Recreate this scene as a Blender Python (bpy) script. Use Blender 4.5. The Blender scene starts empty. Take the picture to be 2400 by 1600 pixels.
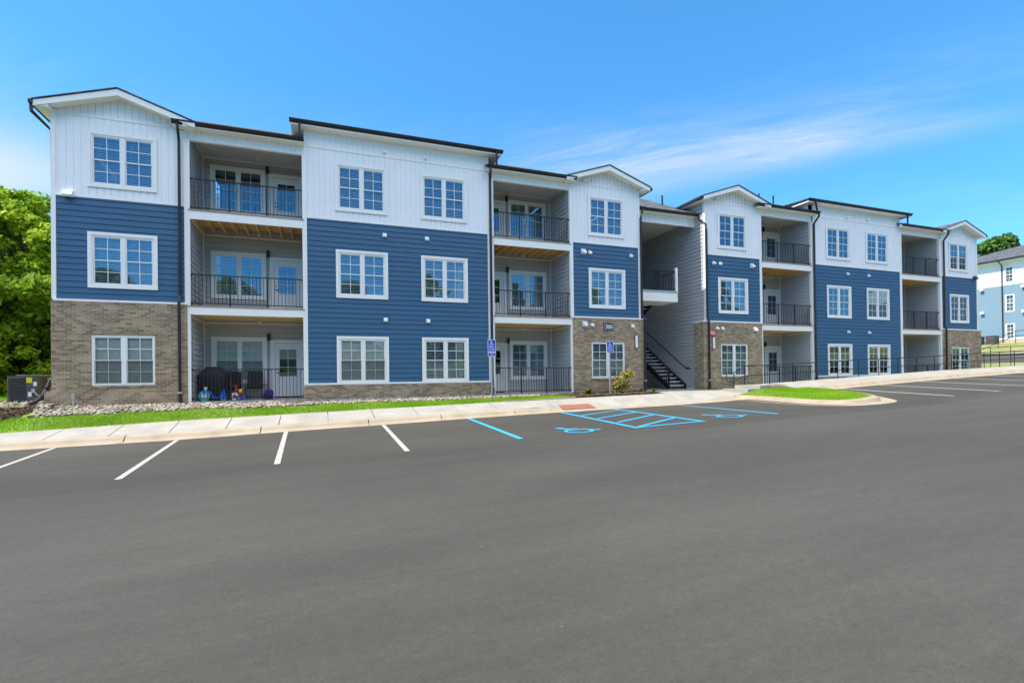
import bpy, math, random
import numpy as np
from mathutils import Vector, Matrix
R=math.radians
random.seed(7); rng=np.random.default_rng(11)
sc=bpy.context.scene
# ------------------------------------------------------------------ camera
cd=bpy.data.cameras.new("camera"); cam=bpy.data.objects.new("camera",cd); sc.collection.objects.link(cam)
cd.sensor_width=36; cd.lens=1189.331*36/2400; cd.shift_x=-0.0003; cd.shift_y=75.38/2400
cd.clip_end=2000; cd.clip_start=.05
YAW,PIT,ROL=R(20.6683),R(.3971),R(-.73947)
cam.matrix_world=Matrix.Translation((0,-18.9208,.9513))@Matrix.Rotation(-YAW,4,'Z')@Matrix.Rotation(R(90)+PIT,4,'X')@Matrix.Rotation(ROL,4,'Z')
sc.camera=cam
# ------------------------------------------------------------------ world, sun, exposure
SUN_EL,SUN_STR,SKY_STR=53,2.7,.15
w=bpy.data.worlds.new("World"); sc.world=w; w.use_nodes=True
nt=w.node_tree; nt.nodes.clear()
def N(nt,t,**k):
    n=nt.nodes.new(t)
    for a,b in k.items():
        if a=='i':
            for kk,v in b.items(): n.inputs[kk].default_value=v
        else: setattr(n,a,b)
    return n
L=lambda nt,a,b: nt.links.new(a,b)
def build_world():
    sky=N(nt,'ShaderNodeTexSky',sky_type='NISHITA',sun_disc=False,sun_elevation=R(SUN_EL),sun_rotation=R(-90.5),air_density=1.0,dust_density=.0,ozone_density=3.0,altitude=0)
    gm=N(nt,'ShaderNodeGamma',i={'Gamma':.72}); L(nt,sky.outputs[0],gm.inputs[0])
    hs=N(nt,'ShaderNodeHueSaturation',i={'Hue':.503,'Saturation':1.05,'Value':1.0}); L(nt,gm.outputs[0],hs.inputs['Color'])
    ml=N(nt,'ShaderNodeMix',data_type='RGBA',blend_type='MULTIPLY'); ml.inputs[0].default_value=1; ml.inputs[7].default_value=(.32,.82,1.16,1); L(nt,hs.outputs[0],ml.inputs[6])
    tc=N(nt,'ShaderNodeTexCoord')
    # thin wisps: noise on the direction projected to a cloud plane, stretched along one way
    sx=N(nt,'ShaderNodeSeparateXYZ'); L(nt,tc.outputs['Generated'],sx.inputs[0])
    zz=N(nt,'ShaderNodeMath',operation='MAXIMUM',i={1:.03}); L(nt,sx.outputs[2],zz.inputs[0])
    zz2=N(nt,'ShaderNodeMath',operation='ADD',i={1:.12}); L(nt,zz.outputs[0],zz2.inputs[0])
    dx=N(nt,'ShaderNodeMath',operation='DIVIDE'); L(nt,sx.outputs[0],dx.inputs[0]); L(nt,zz2.outputs[0],dx.inputs[1])
    dy=N(nt,'ShaderNodeMath',operation='DIVIDE'); L(nt,sx.outputs[1],dy.inputs[0]); L(nt,zz2.outputs[0],dy.inputs[1])
    cb=N(nt,'ShaderNodeCombineXYZ'); L(nt,dx.outputs[0],cb.inputs[0]); L(nt,dy.outputs[0],cb.inputs[1])
    def mth(op,a,b_=None,c=None):
        n=N(nt,'ShaderNodeMath',operation=op)
        for i,v in enumerate((a,b_,c)):
            if v is None: continue
            if isinstance(v,(int,float)): n.inputs[i].default_value=v
            else: L(nt,v,n.inputs[i])
        return n.outputs[0]
    X,Y=dx.outputs[0],dy.outputs[0]
    T=mth('MULTIPLY_ADD',X,.748,mth('MULTIPLY',Y,-.663)); S=mth('MULTIPLY_ADD',X,.663,mth('MULTIPLY',Y,.748))
    cv=N(nt,'ShaderNodeCombineXYZ'); L(nt,mth('MULTIPLY',T,1.6),cv.inputs[0]); L(nt,mth('MULTIPLY',S,6.5),cv.inputs[1])
    n1=N(nt,'ShaderNodeTexNoise',i={'Scale':1.7,'Detail':9,'Roughness':.66,'Distortion':.9}); L(nt,cv.outputs[0],n1.inputs['Vector'])
    r1=N(nt,'ShaderNodeMapRange',i={1:.30,2:.72,3:0,4:1}); L(nt,n1.outputs[0],r1.inputs[0])
    wob=mth('MULTIPLY_ADD',n1.outputs[0],.10,-.05)
    # one long streak of cirrus thinning out to the right
    wd=N(nt,'ShaderNodeMapRange',i={1:-.6,2:.8,3:.26,4:.075}); L(nt,T,wd.inputs[0])
    sc_=mth('ADD',mth('SUBTRACT',S,1.90),wob); q=mth('DIVIDE',sc_,wd.outputs[0]); g1=mth('EXPONENT',mth('MULTIPLY',mth('MULTIPLY',q,q),-1.0))
    e1=N(nt,'ShaderNodeMapRange',i={1:-.80,2:-.25,3:0,4:1}); L(nt,T,e1.inputs[0]); e2=N(nt,'ShaderNodeMapRange',i={1:.95,2:.35,3:0,4:1}); L(nt,T,e2.inputs[0])
    band=mth('MULTIPLY',mth('MULTIPLY',g1,e1.outputs[0]),mth('MULTIPLY',e2.outputs[0],mth('MULTIPLY_ADD',r1.outputs[0],.7,.30)))
    # soft bank low on the left
    px=mth('DIVIDE',mth('ADD',X,1.02),.34); py=mth('DIVIDE',mth('SUBTRACT',Y,2.12),.30); g2=mth('EXPONENT',mth('MULTIPLY',mth('ADD',mth('MULTIPLY',px,px),mth('MULTIPLY',py,py)),-1.0))
    n2=N(nt,'ShaderNodeTexNoise',i={'Scale':.8,'Detail':5,'Roughness':.5}); L(nt,cb.outputs[0],n2.inputs['Vector'])
    r2=N(nt,'ShaderNodeMapRange',i={1:.42,2:.75,3:0,4:.45}); L(nt,n2.outputs[0],r2.inputs[0])
    low=N(nt,'ShaderNodeMapRange',i={1:.47,2:.38,3:0,4:1}); L(nt,sx.outputs[2],low.inputs[0])
    faint=mth('MULTIPLY',mth('MULTIPLY',r2.outputs[0],r1.outputs[0]),low.outputs[0])
    m2=N(nt,'ShaderNodeMath',operation='MINIMUM',i={1:.85}); L(nt,mth('ADD',mth('ADD',mth('MULTIPLY',band,.68),mth('MULTIPLY',g2,.8)),faint),m2.inputs[0])
    # added bright clouds, unseen behind the camera, to fill the shaded facade with neutral light
    fill_noise=N(nt,'ShaderNodeTexNoise',i={'Scale':1.7,'Detail':8,'Roughness':.55,'Distortion':.2}); L(nt,tc.outputs['Generated'],fill_noise.inputs['Vector'])
    cr_=N(nt,'ShaderNodeMapRange',i={1:.40,2:.52,3:0,4:1}); L(nt,fill_noise.outputs[0],cr_.inputs[0])
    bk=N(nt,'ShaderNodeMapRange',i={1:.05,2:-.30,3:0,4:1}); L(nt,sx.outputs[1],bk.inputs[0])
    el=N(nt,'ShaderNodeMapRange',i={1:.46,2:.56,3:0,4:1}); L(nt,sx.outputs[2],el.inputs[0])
    fill_cloud=mth('MULTIPLY',cr_.outputs[0],mth('MULTIPLY',bk.outputs[0],el.outputs[0]))
    mx=N(nt,'ShaderNodeMix',data_type='RGBA',clamp_factor=True); mx.inputs[7].default_value=(2.3,2.5,2.7,1)
    L(nt,m2.outputs[0],mx.inputs[0]); L(nt,ml.outputs[2],mx.inputs[6])
    mx3=N(nt,'ShaderNodeMix',data_type='RGBA',clamp_factor=True); mx3.inputs[7].default_value=(8.6,8.1,7.6,1); L(nt,fill_cloud,mx3.inputs[0]); L(nt,mx.outputs[2],mx3.inputs[6])
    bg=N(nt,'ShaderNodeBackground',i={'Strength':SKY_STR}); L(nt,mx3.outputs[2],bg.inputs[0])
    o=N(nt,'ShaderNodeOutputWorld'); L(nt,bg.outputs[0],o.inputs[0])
build_world()
sd=bpy.data.lights.new("sun",'SUN'); sd.energy=SUN_STR; sd.angle=R(.5); sd.color=(1,.95,.86)
so=bpy.data.objects.new("sun",sd); sc.collection.objects.link(so)
az=R(.6)  # sun stands on the -X side, a hair behind the facade
so.rotation_euler=Vector((-math.cos(R(SUN_EL))*math.cos(az),math.cos(R(SUN_EL))*math.sin(az),math.sin(R(SUN_EL)))).to_track_quat('Z','Y').to_euler()
sc.view_settings.view_transform='Standard'; sc.view_settings.look='None'; sc.view_settings.gamma=1; sc.view_settings.exposure=1.28
# ------------------------------------------------------------------ materials
def mat(name,col=(.5,.5,.5),rough=.6,metal=0,spec=.5):
    m=bpy.data.materials.new(name); m.use_nodes=True; b=m.node_tree.nodes['Principled BSDF']
    b.inputs['Base Color'].default_value=(*col,1); b.inputs['Roughness'].default_value=rough; b.inputs['Metallic'].default_value=metal; b.inputs['Specular IOR Level'].default_value=spec
    return m
def noisy(name,c1,c2,scale=5,rough=.7,detail=5,bump=0,bscale=None,metal=0,stretch=None,spec=.4,lo=.35,hi=.65):
    m=mat(name,c1,rough,metal,spec); t=m.node_tree; b=t.nodes['Principled BSDF']
    tc=N(t,'ShaderNodeTexCoord'); mp=N(t,'ShaderNodeMapping'); L(t,tc.outputs['Object'],mp.inputs[0])
    if stretch: mp.inputs['Scale'].default_value=stretch
    n=N(t,'ShaderNodeTexNoise',i={'Scale':scale,'Detail':detail,'Roughness':.6}); L(t,mp.outputs[0],n.inputs['Vector'])
    r=N(t,'ShaderNodeMapRange',i={1:lo,2:hi}); L(t,n.outputs[0],r.inputs[0])
    mx=N(t,'ShaderNodeMix',data_type='RGBA'); mx.inputs[6].default_value=(*c1,1); mx.inputs[7].default_value=(*c2,1)
    L(t,r.outputs[0],mx.inputs[0]); L(t,mx.outputs[2],b.inputs['Base Color'])
    if bump:
        n2=N(t,'ShaderNodeTexNoise',i={'Scale':bscale or scale*3,'Detail':4}); L(t,tc.outputs['Object'],n2.inputs['Vector'])
        bp=N(t,'ShaderNodeBump',i={'Strength':bump,'Distance':.01}); L(t,n2.outputs[0],bp.inputs['Height']); L(t,bp.outputs[0],b.inputs['Normal'])
    return m
M={}
M['blue']=noisy('blue_lap_siding',(.031,.108,.208),(.037,.122,.232),1.3,.55,4,.05,60,stretch=(.6,1,3))
M['white']=noisy('white_board_siding',(.80,.82,.85),(.84,.855,.88),.8,.5,4)
M['trim']=noisy('white_trim',(.87,.86,.84),(.83,.82,.80),2,.45)
M['gray']=noisy('gray_lap_siding',(.42,.43,.445),(.47,.48,.49),1.2,.6,4,stretch=(.6,.6,3))
M['soffit']=noisy('cream_soffit',(.90,.87,.79),(.85,.82,.74),1.5,.6)
M['ceil']=noisy('porch_ceiling',(.70,.67,.62),(.65,.62,.57),1.5,.7)
M['vinyl']=mat('white_vinyl_frame',(.80,.80,.80),.35)
M['black']=noisy('black_metal',(.012,.013,.017),(.022,.023,.03),6,.42)
M['gutter']=noisy('dark_bronze_gutter',(.017,.017,.021),(.03,.028,.03),2,.35)
M['wood']=noisy('joist_wood',(.80,.50,.17),(.90,.64,.28),3,.7,6,stretch=(6,1,6))
M['deckwood']=noisy('deck_board_wood',(.30,.24,.16),(.38,.30,.2),5,.8)
M['conc']=noisy('concrete_walk',(.30,.28,.245),(.41,.385,.335),1.1,.85,8,.15,70,lo=.3,hi=.7)
M['kerbc']=noisy('concrete_kerb',(.33,.265,.185),(.44,.365,.265),1.6,.85,8,.2,60,lo=.3,hi=.7)
M['slab']=noisy('patio_slab',(.33,.33,.31),(.42,.41,.39),2,.85)
M['tread']=noisy('concrete_tread',(.70,.72,.72),(.82,.83,.82),4,.8)
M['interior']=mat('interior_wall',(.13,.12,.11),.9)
M['tact']=noisy('tactile_brick_red',(.27,.10,.06),(.34,.13,.08),14,.8)
M['pline']=noisy('white_line_paint',(.26,.25,.225),(.42,.405,.36),16,.85,8,lo=.28,hi=.50)
M['bline']=noisy('blue_line_paint',(.03,.27,.48),(.03,.38,.66),16,.85,8,lo=.28,hi=.50)
M['galv']=noisy('galvanized_steel',(.42,.46,.47),(.52,.55,.56),8,.4,metal=.5)
M['signblue']=mat('sign_blue',(.006,.05,.52),.4)
M['signwhite']=mat('sign_white',(.85,.87,.9),.4)
M['signred']=mat('sign_red',(.62,.012,.014),.4)
M['acgray']=noisy('condenser_gray',(.055,.06,.062),(.075,.08,.08),5,.5)
M['sticker_y']=mat('yellow_sticker',(.62,.58,.01),.5); M['sticker_w']=mat('white_sticker',(.7,.7,.7),.5)
M['mulch_base']=noisy('mulch_soil',(.045,.028,.016),(.10,.065,.04),12,.95,8,.6,60)
M['bark']=noisy('bark',(.07,.055,.04),(.13,.10,.07),6,.9,6,.5,20,stretch=(1,1,.3))
M['rubber']=mat('black_rubber',(.015,.015,.016),.6)
M['fabric']=noisy('black_fabric',(.012,.012,.013),(.025,.025,.027),9,.8)
M['tealp']=mat('teal_plastic',(.10,.42,.46),.35); M['bluep']=mat('blue_plastic',(.02,.10,.65),.35); M['redp']=mat('red_plastic',(.65,.03,.02),.35)
M['purp']=mat('purple_plastic',(.06,.03,.30),.4); M['whitep']=mat('white_plastic',(.8,.8,.8),.4); M['yelp']=mat('yellow_plastic',(.75,.5,.05),.4)
M['lampw']=mat('lamp_lens_white',(.85,.86,.9),.3)
def brick_mat():
    m=mat('brown_brick',(.2,.17,.14),.85); t=m.node_tree; b=t.nodes['Principled BSDF']
    tc=N(t,'ShaderNodeTexCoord'); s=N(t,'ShaderNodeSeparateXYZ'); L(t,tc.outputs['Object'],s.inputs[0])
    a=N(t,'ShaderNodeMath',operation='ADD'); L(t,s.outputs[0],a.inputs[0]); L(t,s.outputs[1],a.inputs[1])
    c=N(t,'ShaderNodeCombineXYZ'); L(t,a.outputs[0],c.inputs[0]); L(t,s.outputs[2],c.inputs[1])
    def br(c1,c2,bias):
        k=N(t,'ShaderNodeTexBrick',i={'Scale':1,'Mortar Size':.006,'Mortar Smooth':.2,'Bias':bias,'Brick Width':.2,'Row Height':.0677}); k.offset=.5
        k.inputs['Color1'].default_value=(*c1,1); k.inputs['Color2'].default_value=(*c2,1); k.inputs['Mortar'].default_value=(.44,.37,.27,1); L(t,c.outputs[0],k.inputs['Vector']); return k
    k1=br((.160,.118,.080),(.40,.295,.19),-.05)
    # big patches of paler and darker bricks
    n=N(t,'ShaderNodeTexNoise',i={'Scale':1.3,'Detail':6,'Roughness':.6}); L(t,c.outputs[0],n.inputs['Vector'])
    mr=N(t,'ShaderNodeMapRange',i={1:.3,2:.7,3:.80,4:1.25}); L(t,n.outputs[0],mr.inputs[0])
    v=N(t,'ShaderNodeHueSaturation'); L(t,k1.outputs[0],v.inputs['Color']); L(t,mr.outputs[0],v.inputs['Value'])
    n3=N(t,'ShaderNodeTexNoise',i={'Scale':55,'Detail':3}); L(t,c.outputs[0],n3.inputs['Vector'])
    mr3=N(t,'ShaderNodeMapRange',i={1:.3,2:.7,3:.86,4:1.14}); L(t,n3.outputs[0],mr3.inputs[0])
    v2=N(t,'ShaderNodeHueSaturation'); L(t,v.outputs[0],v2.inputs['Color']); L(t,mr3.outputs[0],v2.inputs['Value'])
    L(t,v2.outputs[0],b.inputs['Base Color'])
    bp=N(t,'ShaderNodeBump',i={'Strength':.6,'Distance':.008},invert=True); L(t,k1.outputs['Fac'],bp.inputs['Height']); L(t,bp.outputs[0],b.inputs['Normal'])
    return m
M['brick']=brick_mat()
def shingle_mat():
    m=mat('asphalt_shingles',(.06,.06,.065),.9); t=m.node_tree; b=t.nodes['Principled BSDF']
    tc=N(t,'ShaderNodeTexCoord'); 
    k=N(t,'ShaderNodeTexBrick',i={'Scale':1,'Mortar Size':.006,'Bias':0,'Brick Width':.28,'Row Height':.13}); k.offset=.37; L(t,tc.outputs['Object'],k.inputs['Vector'])
    k.inputs['Color1'].default_value=(.045,.046,.05,1); k.inputs['Color2'].default_value=(.15,.152,.16,1); k.inputs['Mortar'].default_value=(.03,.03,.032,1)
    n=N(t,'ShaderNodeTexNoise',i={'Scale':9,'Detail':5}); L(t,tc.outputs['Object'],n.inputs['Vector'])
    mr=N(t,'ShaderNodeMapRange',i={1:.3,2:.7,3:.6,4:1.4}); L(t,n.outputs[0],mr.inputs[0])
    v=N(t,'ShaderNodeHueSaturation'); L(t,k.outputs[0],v.inputs['Color']); L(t,mr.outputs[0],v.inputs['Value']); L(t,v.outputs[0],b.inputs['Base Color'])
    return m
M['shingle']=shingle_mat()
def glass_mat(name,refl,tint,gcol=(.9,.95,1)):
    m=bpy.data.materials.new(name); m.use_nodes=True; t=m.node_tree; t.nodes.clear()
    tr=N(t,'ShaderNodeBsdfTransparent'); tr.inputs[0].default_value=(*tint,1)
    gl=N(t,'ShaderNodeBsdfGlossy',i={'Roughness':.01}); gl.inputs[0].default_value=(*gcol,1)
    # slight waviness of real panes
    tc=N(t,'ShaderNodeTexCoord'); n=N(t,'ShaderNodeTexNoise',i={'Scale':1.6,'Detail':1}); L(t,tc.outputs['Object'],n.inputs['Vector'])
    bp=N(t,'ShaderNodeBump',i={'Strength':.035,'Distance':.05}); L(t,n.outputs[0],bp.inputs['Height']); L(t,bp.outputs[0],gl.inputs['Normal'])
    lw=N(t,'ShaderNodeLayerWeight',i={'Blend':.25}); mr=N(t,'ShaderNodeMapRange',i={1:0,2:1,3:refl,4:1}); L(t,lw.outputs['Fresnel'],mr.inputs[0])
    mx=N(t,'ShaderNodeMixShader'); L(t,mr.outputs[0],mx.inputs[0]); L(t,tr.outputs[0],mx.inputs[1]); L(t,gl.outputs[0],mx.inputs[2])
    o=N(t,'ShaderNodeOutputMaterial'); L(t,mx.outputs[0],o.inputs[0]); return m
M['clearglass']=glass_mat('clear_window_glass',.13,(.96,.99,.98),(.6,.85,1.0))
M['glass']=glass_mat('window_glass',.20,(.70,.80,.84),(.55,.82,1.0))
def asphalt_mat():
    m=mat('asphalt',(.08,.08,.08),.88,spec=.3); t=m.node_tree; b=t.nodes['Principled BSDF']
    tc=N(t,'ShaderNodeTexCoord')
    def nz(scale,det,st,lo,hi,a,c,rough=.6):
        mp=N(t,'ShaderNodeMapping'); mp.inputs['Scale'].default_value=st; L(t,tc.outputs['Object'],mp.inputs[0])
        n=N(t,'ShaderNodeTexNoise',i={'Scale':scale,'Detail':det,'Roughness':rough}); L(t,mp.outputs[0],n.inputs['Vector'])
        r=N(t,'ShaderNodeMapRange',i={1:lo,2:hi,3:a,4:c}); L(t,n.outputs[0],r.inputs[0]); return r.outputs[0],n.outputs[0]
    big,_=nz(.16,5,(.7,1.6,1),.38,.62,.84,1.10)
    strk,_=nz(.9,7,(.14,1.8,1),.36,.66,.94,1.06)
    strk2,_=nz(5.0,5,(.5,2.4,1),.4,.7,.97,1.05)
    med,_=nz(14,6,(1,1,1),.35,.65,.88,1.12,.85)
    fine,fn=nz(70,5,(1,1,1),.36,.64,.76,1.26,.95)
    # pale dust specks
    vo=N(t,'ShaderNodeTexVoronoi',i={'Scale':5.5,'Randomness':1}); L(t,tc.outputs['Object'],vo.inputs['Vector'])
    sp=N(t,'ShaderNodeMapRange',i={1:.035,2:.02,3:0,4:1}); L(t,vo.outputs['Distance'],sp.inputs[0])
    wn=N(t,'ShaderNodeTexNoise',i={'Scale':.8,'Detail':3}); L(t,tc.outputs['Object'],wn.inputs['Vector'])
    wr=N(t,'ShaderNodeMapRange',i={1:.5,2:.62,3:0,4:.8}); L(t,wn.outputs[0],wr.inputs[0])
    spm=N(t,'ShaderNodeMath',operation='MULTIPLY'); L(t,sp.outputs[0],spm.inputs[0]); L(t,wr.outputs[0],spm.inputs[1])
    cur=None
    for o in (big,strk,strk2,med,fine):
        if cur is None: cur=o; continue
        mm=N(t,'ShaderNodeMath',operation='MULTIPLY'); L(t,cur,mm.inputs[0]); L(t,o,mm.inputs[1]); cur=mm.outputs[0]
    # newer darker paving lane beside the stalls (a seam runs along the aisle)
    s=N(t,'ShaderNodeSeparateXYZ'); L(t,tc.outputs['Object'],s.inputs[0])
    sn=N(t,'ShaderNodeTexNoise',i={'Scale':.5,'Detail':6}); L(t,tc.outputs['Object'],sn.inputs['Vector'])
    sy=N(t,'ShaderNodeMath',operation='MULTIPLY_ADD',i={1:.16}); L(t,sn.outputs[0],sy.inputs[0]); L(t,s.outputs[1],sy.inputs[2])
    lane=N(t,'ShaderNodeMapRange',i={1:-9.50,2:-9.42,3:1.0,4:.86}); L(t,sy.outputs[0],lane.inputs[0])
    seam2=N(t,'ShaderNodeMapRange',i={1:-8.4,2:-6.4,3:1.0,4:1.14}); L(t,sy.outputs[0],seam2.inputs[0])
    lm0=N(t,'ShaderNodeMath',operation='MULTIPLY'); L(t,lane.outputs[0],lm0.inputs[0]); L(t,seam2.outputs[0],lm0.inputs[1]); cur_l=lm0.outputs[0]
    for yy,dk in ((-9.46,.84),(-12.1,.93),(-15.2,.95)):   # open joints between paver passes
        q1=N(t,'ShaderNodeMath',operation='ADD',i={1:-yy}); L(t,sy.outputs[0],q1.inputs[0]); q2=N(t,'ShaderNodeMath',operation='ABSOLUTE'); L(t,q1.outputs[0],q2.inputs[0])
        q3=N(t,'ShaderNodeMapRange',i={1:.005,2:.020,3:dk,4:1.0}); L(t,q2.outputs[0],q3.inputs[0]); q4=N(t,'ShaderNodeMath',operation='MULTIPLY'); L(t,q3.outputs[0],q4.inputs[0]); L(t,cur_l,q4.inputs[1]); cur_l=q4.outputs[0]
    lm=N(t,'ShaderNodeMath',operation='MULTIPLY',i={1:1.0}); L(t,cur_l,lm.inputs[0])
    fm=N(t,'ShaderNodeMath',operation='MULTIPLY'); L(t,cur,fm.inputs[0]); L(t,lm.outputs[0],fm.inputs[1])
    # thin tack seam lines between paver passes
    v=N(t,'ShaderNodeHueSaturation'); v.inputs['Color'].default_value=(.070,.0645,.0535,1); L(t,fm.outputs[0],v.inputs['Value'])
    mx=N(t,'ShaderNodeMix',data_type='RGBA'); mx.inputs[7].default_value=(.40,.38,.34,1); L(t,spm.outputs[0],mx.inputs[0]); L(t,v.outputs[0],mx.inputs[6])
    L(t,mx.outputs[2],b.inputs['Base Color'])
    bp=N(t,'ShaderNodeBump',i={'Strength':.35,'Distance':.006}); L(t,fn,bp.inputs['Height']); L(t,bp.outputs[0],b.inputs['Normal'])
    return m
M['asphalt']=asphalt_mat()
def varied(name,cols,rough=.8,trans=0,scale=3.0):
    """colour varied per loose face island (leaf, blade, stone) and by broad noise"""
    m=mat(name,cols[0],rough,spec=.25); t=m.node_tree; b=t.nodes['Principled BSDF']
    g=N(t,'ShaderNodeNewGeometry'); tc=N(t,'ShaderNodeTexCoord')
    n=N(t,'ShaderNodeTexNoise',i={'Scale':scale,'Detail':3}); L(t,tc.outputs['Object'],n.inputs['Vector'])
    a=N(t,'ShaderNodeMath',operation='MULTIPLY_ADD',i={1:.55}); L(t,g.outputs['Random Per Island'],a.inputs[0])
    nn=N(t,'ShaderNodeMapRange',i={1:.3,2:.7,3:0,4:.45}); L(t,n.outputs[0],nn.inputs[0]); L(t,nn.outputs[0],a.inputs[2])
    cr=N(t,'ShaderNodeValToRGB'); e=cr.color_ramp.elements
    while len(e)<len(cols): e.new(.5)
    for i,c in enumerate(cols): e[i].position=i/(len(cols)-1); e[i].color=(*c,1)
    L(t,a.outputs[0],cr.inputs[0]); L(t,cr.outputs[0],b.inputs['Base Color'])
    if trans:
        tl=N(t,'ShaderNodeBsdfTranslucent'); L(t,cr.outputs[0],tl.inputs[0]); mx=N(t,'ShaderNodeMixShader',i={0:trans})
        o=t.nodes['Material Output']; L(t,b.outputs[0],mx.inputs[1]); L(t,tl.outputs[0],mx.inputs[2]); L(t,mx.outputs[0],o.inputs[0])
    return m
M['leaf']=varied('broad_leaf',[(.055,.13,.008),(.16,.31,.012),(.42,.58,.03),(.62,.70,.07)],.5,.45,.5)
M['leafdk']=varied('dark_leaf',[(.035,.08,.008),(.08,.17,.012),(.15,.27,.02)],.55,.25,.5)
M['leafconifer']=varied('far_leaf',[(.04,.10,.02),(.10,.20,.035),(.20,.32,.06)],.6,.2,.5)
M['grassbl']=varied('grass_blade',[(.10,.235,.010),(.19,.39,.012),(.29,.49,.02),(.44,.54,.07)],.6,.35,.7)
M['stone']=varied('river_stone',[(.17,.13,.10),(.29,.245,.19),(.40,.355,.29),(.50,.46,.39)],.8)
M['chip']=varied('mulch_chip',[(.035,.02,.012),(.10,.06,.035),(.22,.15,.09),(.33,.25,.17)],.9)
M['flower']=varied('coral_blossom',[(.62,.17,.09),(.78,.33,.20),(.85,.48,.36),(.72,.14,.20)],.6,.2)
M['hosta']=varied('pale_green_leaf',[(.10,.22,.01),(.28,.42,.03),(.50,.58,.10)],.5,.3)
M['grassbase']=noisy('grass_soil',(.13,.19,.03),(.20,.27,.05),2.2,.95,8,.4,50)
M['drygrass']=noisy('dry_grass_slope',(.30,.27,.11),(.19,.23,.06),.5,.95,8,.4,30)
M['meadow']=noisy('meadow_grass',(.13,.25,.02),(.24,.34,.03),.35,.95,8,.4,12)
M['bankgrass']=noisy('dry_bank_grass',(.10,.12,.05),(.17,.17,.09),.4,.95,8,.4,12)
M['lblue']=mat('pale_blue_lap_siding',(.20,.30,.38),.6)
M['stonew']=noisy('tan_stone_base',(.45,.36,.24),(.55,.46,.33),6,.8)
# ------------------------------------------------------------------ mesh helpers
class MB:
    def __init__(s): s.v=[]; s.f=[]; s.m=[]; s.mats=[]; s.cur=0
    def use(s,m):
        if m not in s.mats: s.mats.append(m)
        s.cur=s.mats.index(m); return s
    def poly(s,pts):
        i=len(s.v); s.v+= [tuple(p) for p in pts]; s.f.append(tuple(range(i,i+len(pts)))); s.m.append(s.cur); return s
    def faces(s,vs,fs):
        i=len(s.v); s.v+=[tuple(p) for p in vs]
        for f in fs: s.f.append(tuple(k+i for k in f)); s.m.append(s.cur)
        return s
    def box(s,x0,x1,y0,y1,z0,z1):
        vs=[(x,y,z) for x in (x0,x1) for y in (y0,y1) for z in (z0,z1)]
        return s.faces(vs,[(0,1,3,2),(4,6,7,5),(0,4,5,1),(2,3,7,6),(0,2,6,4),(1,5,7,3)])
    def prism(s,pts,d):
        """polygon pts (3d) extruded by vector d"""
        n=len(pts); vs=[Vector(p) for p in pts]+[Vector(p)+Vector(d) for p in pts]
        return s.faces(vs,[tuple(range(n)),tuple(range(2*n-1,n-1,-1))]+[(i,(i+1)%n,(i+1)%n+n,i+n) for i in range(n)])
    def tube(s,path,r,n=8,caps=True,sx=1.0):
        P=[Vector(p) for p in path]; rings=[]
        rr=r if isinstance(r,(list,tuple)) else [r]*len(P)
        for i,p in enumerate(P):
            a=P[max(i-1,0)]; b=P[min(i+1,len(P)-1)]; d=(b-a).normalized()
            up=Vector((0,0,1)) if abs(d.z)<.9 else Vector((0,1,0))
            e1=d.cross(up).normalized(); e2=e1.cross(d).normalized()
            rings.append([p+rr[i]*(math.cos(2*math.pi*(k+.5)/n)*e1*sx+math.sin(2*math.pi*(k+.5)/n)*e2) for k in range(n)])
        vs=[q for g in rings for q in g]; fs=[]
        for i in range(len(P)-1):
            for k in range(n): fs.append((i*n+k,i*n+(k+1)%n,(i+1)*n+(k+1)%n,(i+1)*n+k))
        if caps: fs.append(tuple(range(n-1,-1,-1))); fs.append(tuple((len(P)-1)*n+k for k in range(n)))
        return s.faces(vs,fs)
    def build(s,name,parent=None,loc=(0,0,0),mats=None,smooth=False,origin=None,recalc=True):
        """vertices are given in the parent's space minus origin"""
        me=bpy.data.meshes.new(name)
        vs=s.v if origin is None else [(a-origin[0],b-origin[1],c-origin[2]) for a,b,c in s.v]
        me.from_pydata(vs,[],s.f)
        for m in (mats or s.mats or ['trim']): me.materials.append(M[m])
        me.polygons.foreach_set('material_index',s.m)
        if smooth: me.polygons.foreach_set('use_smooth',[True]*len(s.f))
        if recalc and len(s.f)<60000:
            import bmesh
            b=bmesh.new(); b.from_mesh(me); bmesh.ops.recalc_face_normals(b,faces=b.faces); b.to_mesh(me); b.free()
        me.update()
        o=bpy.data.objects.new(name,me); sc.collection.objects.link(o); o.location=loc
        if parent is not None: o.parent=parent
        return o
def tag(o,label=None,cat=None,group=None,kind=None):
    if label: o['label']=label
    if cat: o['category']=cat
    if group: o['group']=group
    if kind: o['kind']=kind
    return o
def thing(name,label,cat,loc=(0,0,0),rz=0,group=None):
    o=bpy.data.objects.new(name,None); sc.collection.objects.link(o); o.location=loc; o.rotation_euler=(0,0,rz); o.empty_display_size=.2
    return tag(o,label,cat,group)
def copy_tree(o,parent=None,loc=None):
    c=o.copy(); sc.collection.objects.link(c); c.parent=parent
    if loc is not None: c.location=loc
    for ch in list(o.children): copy_tree(ch,c)
    return c
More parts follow.
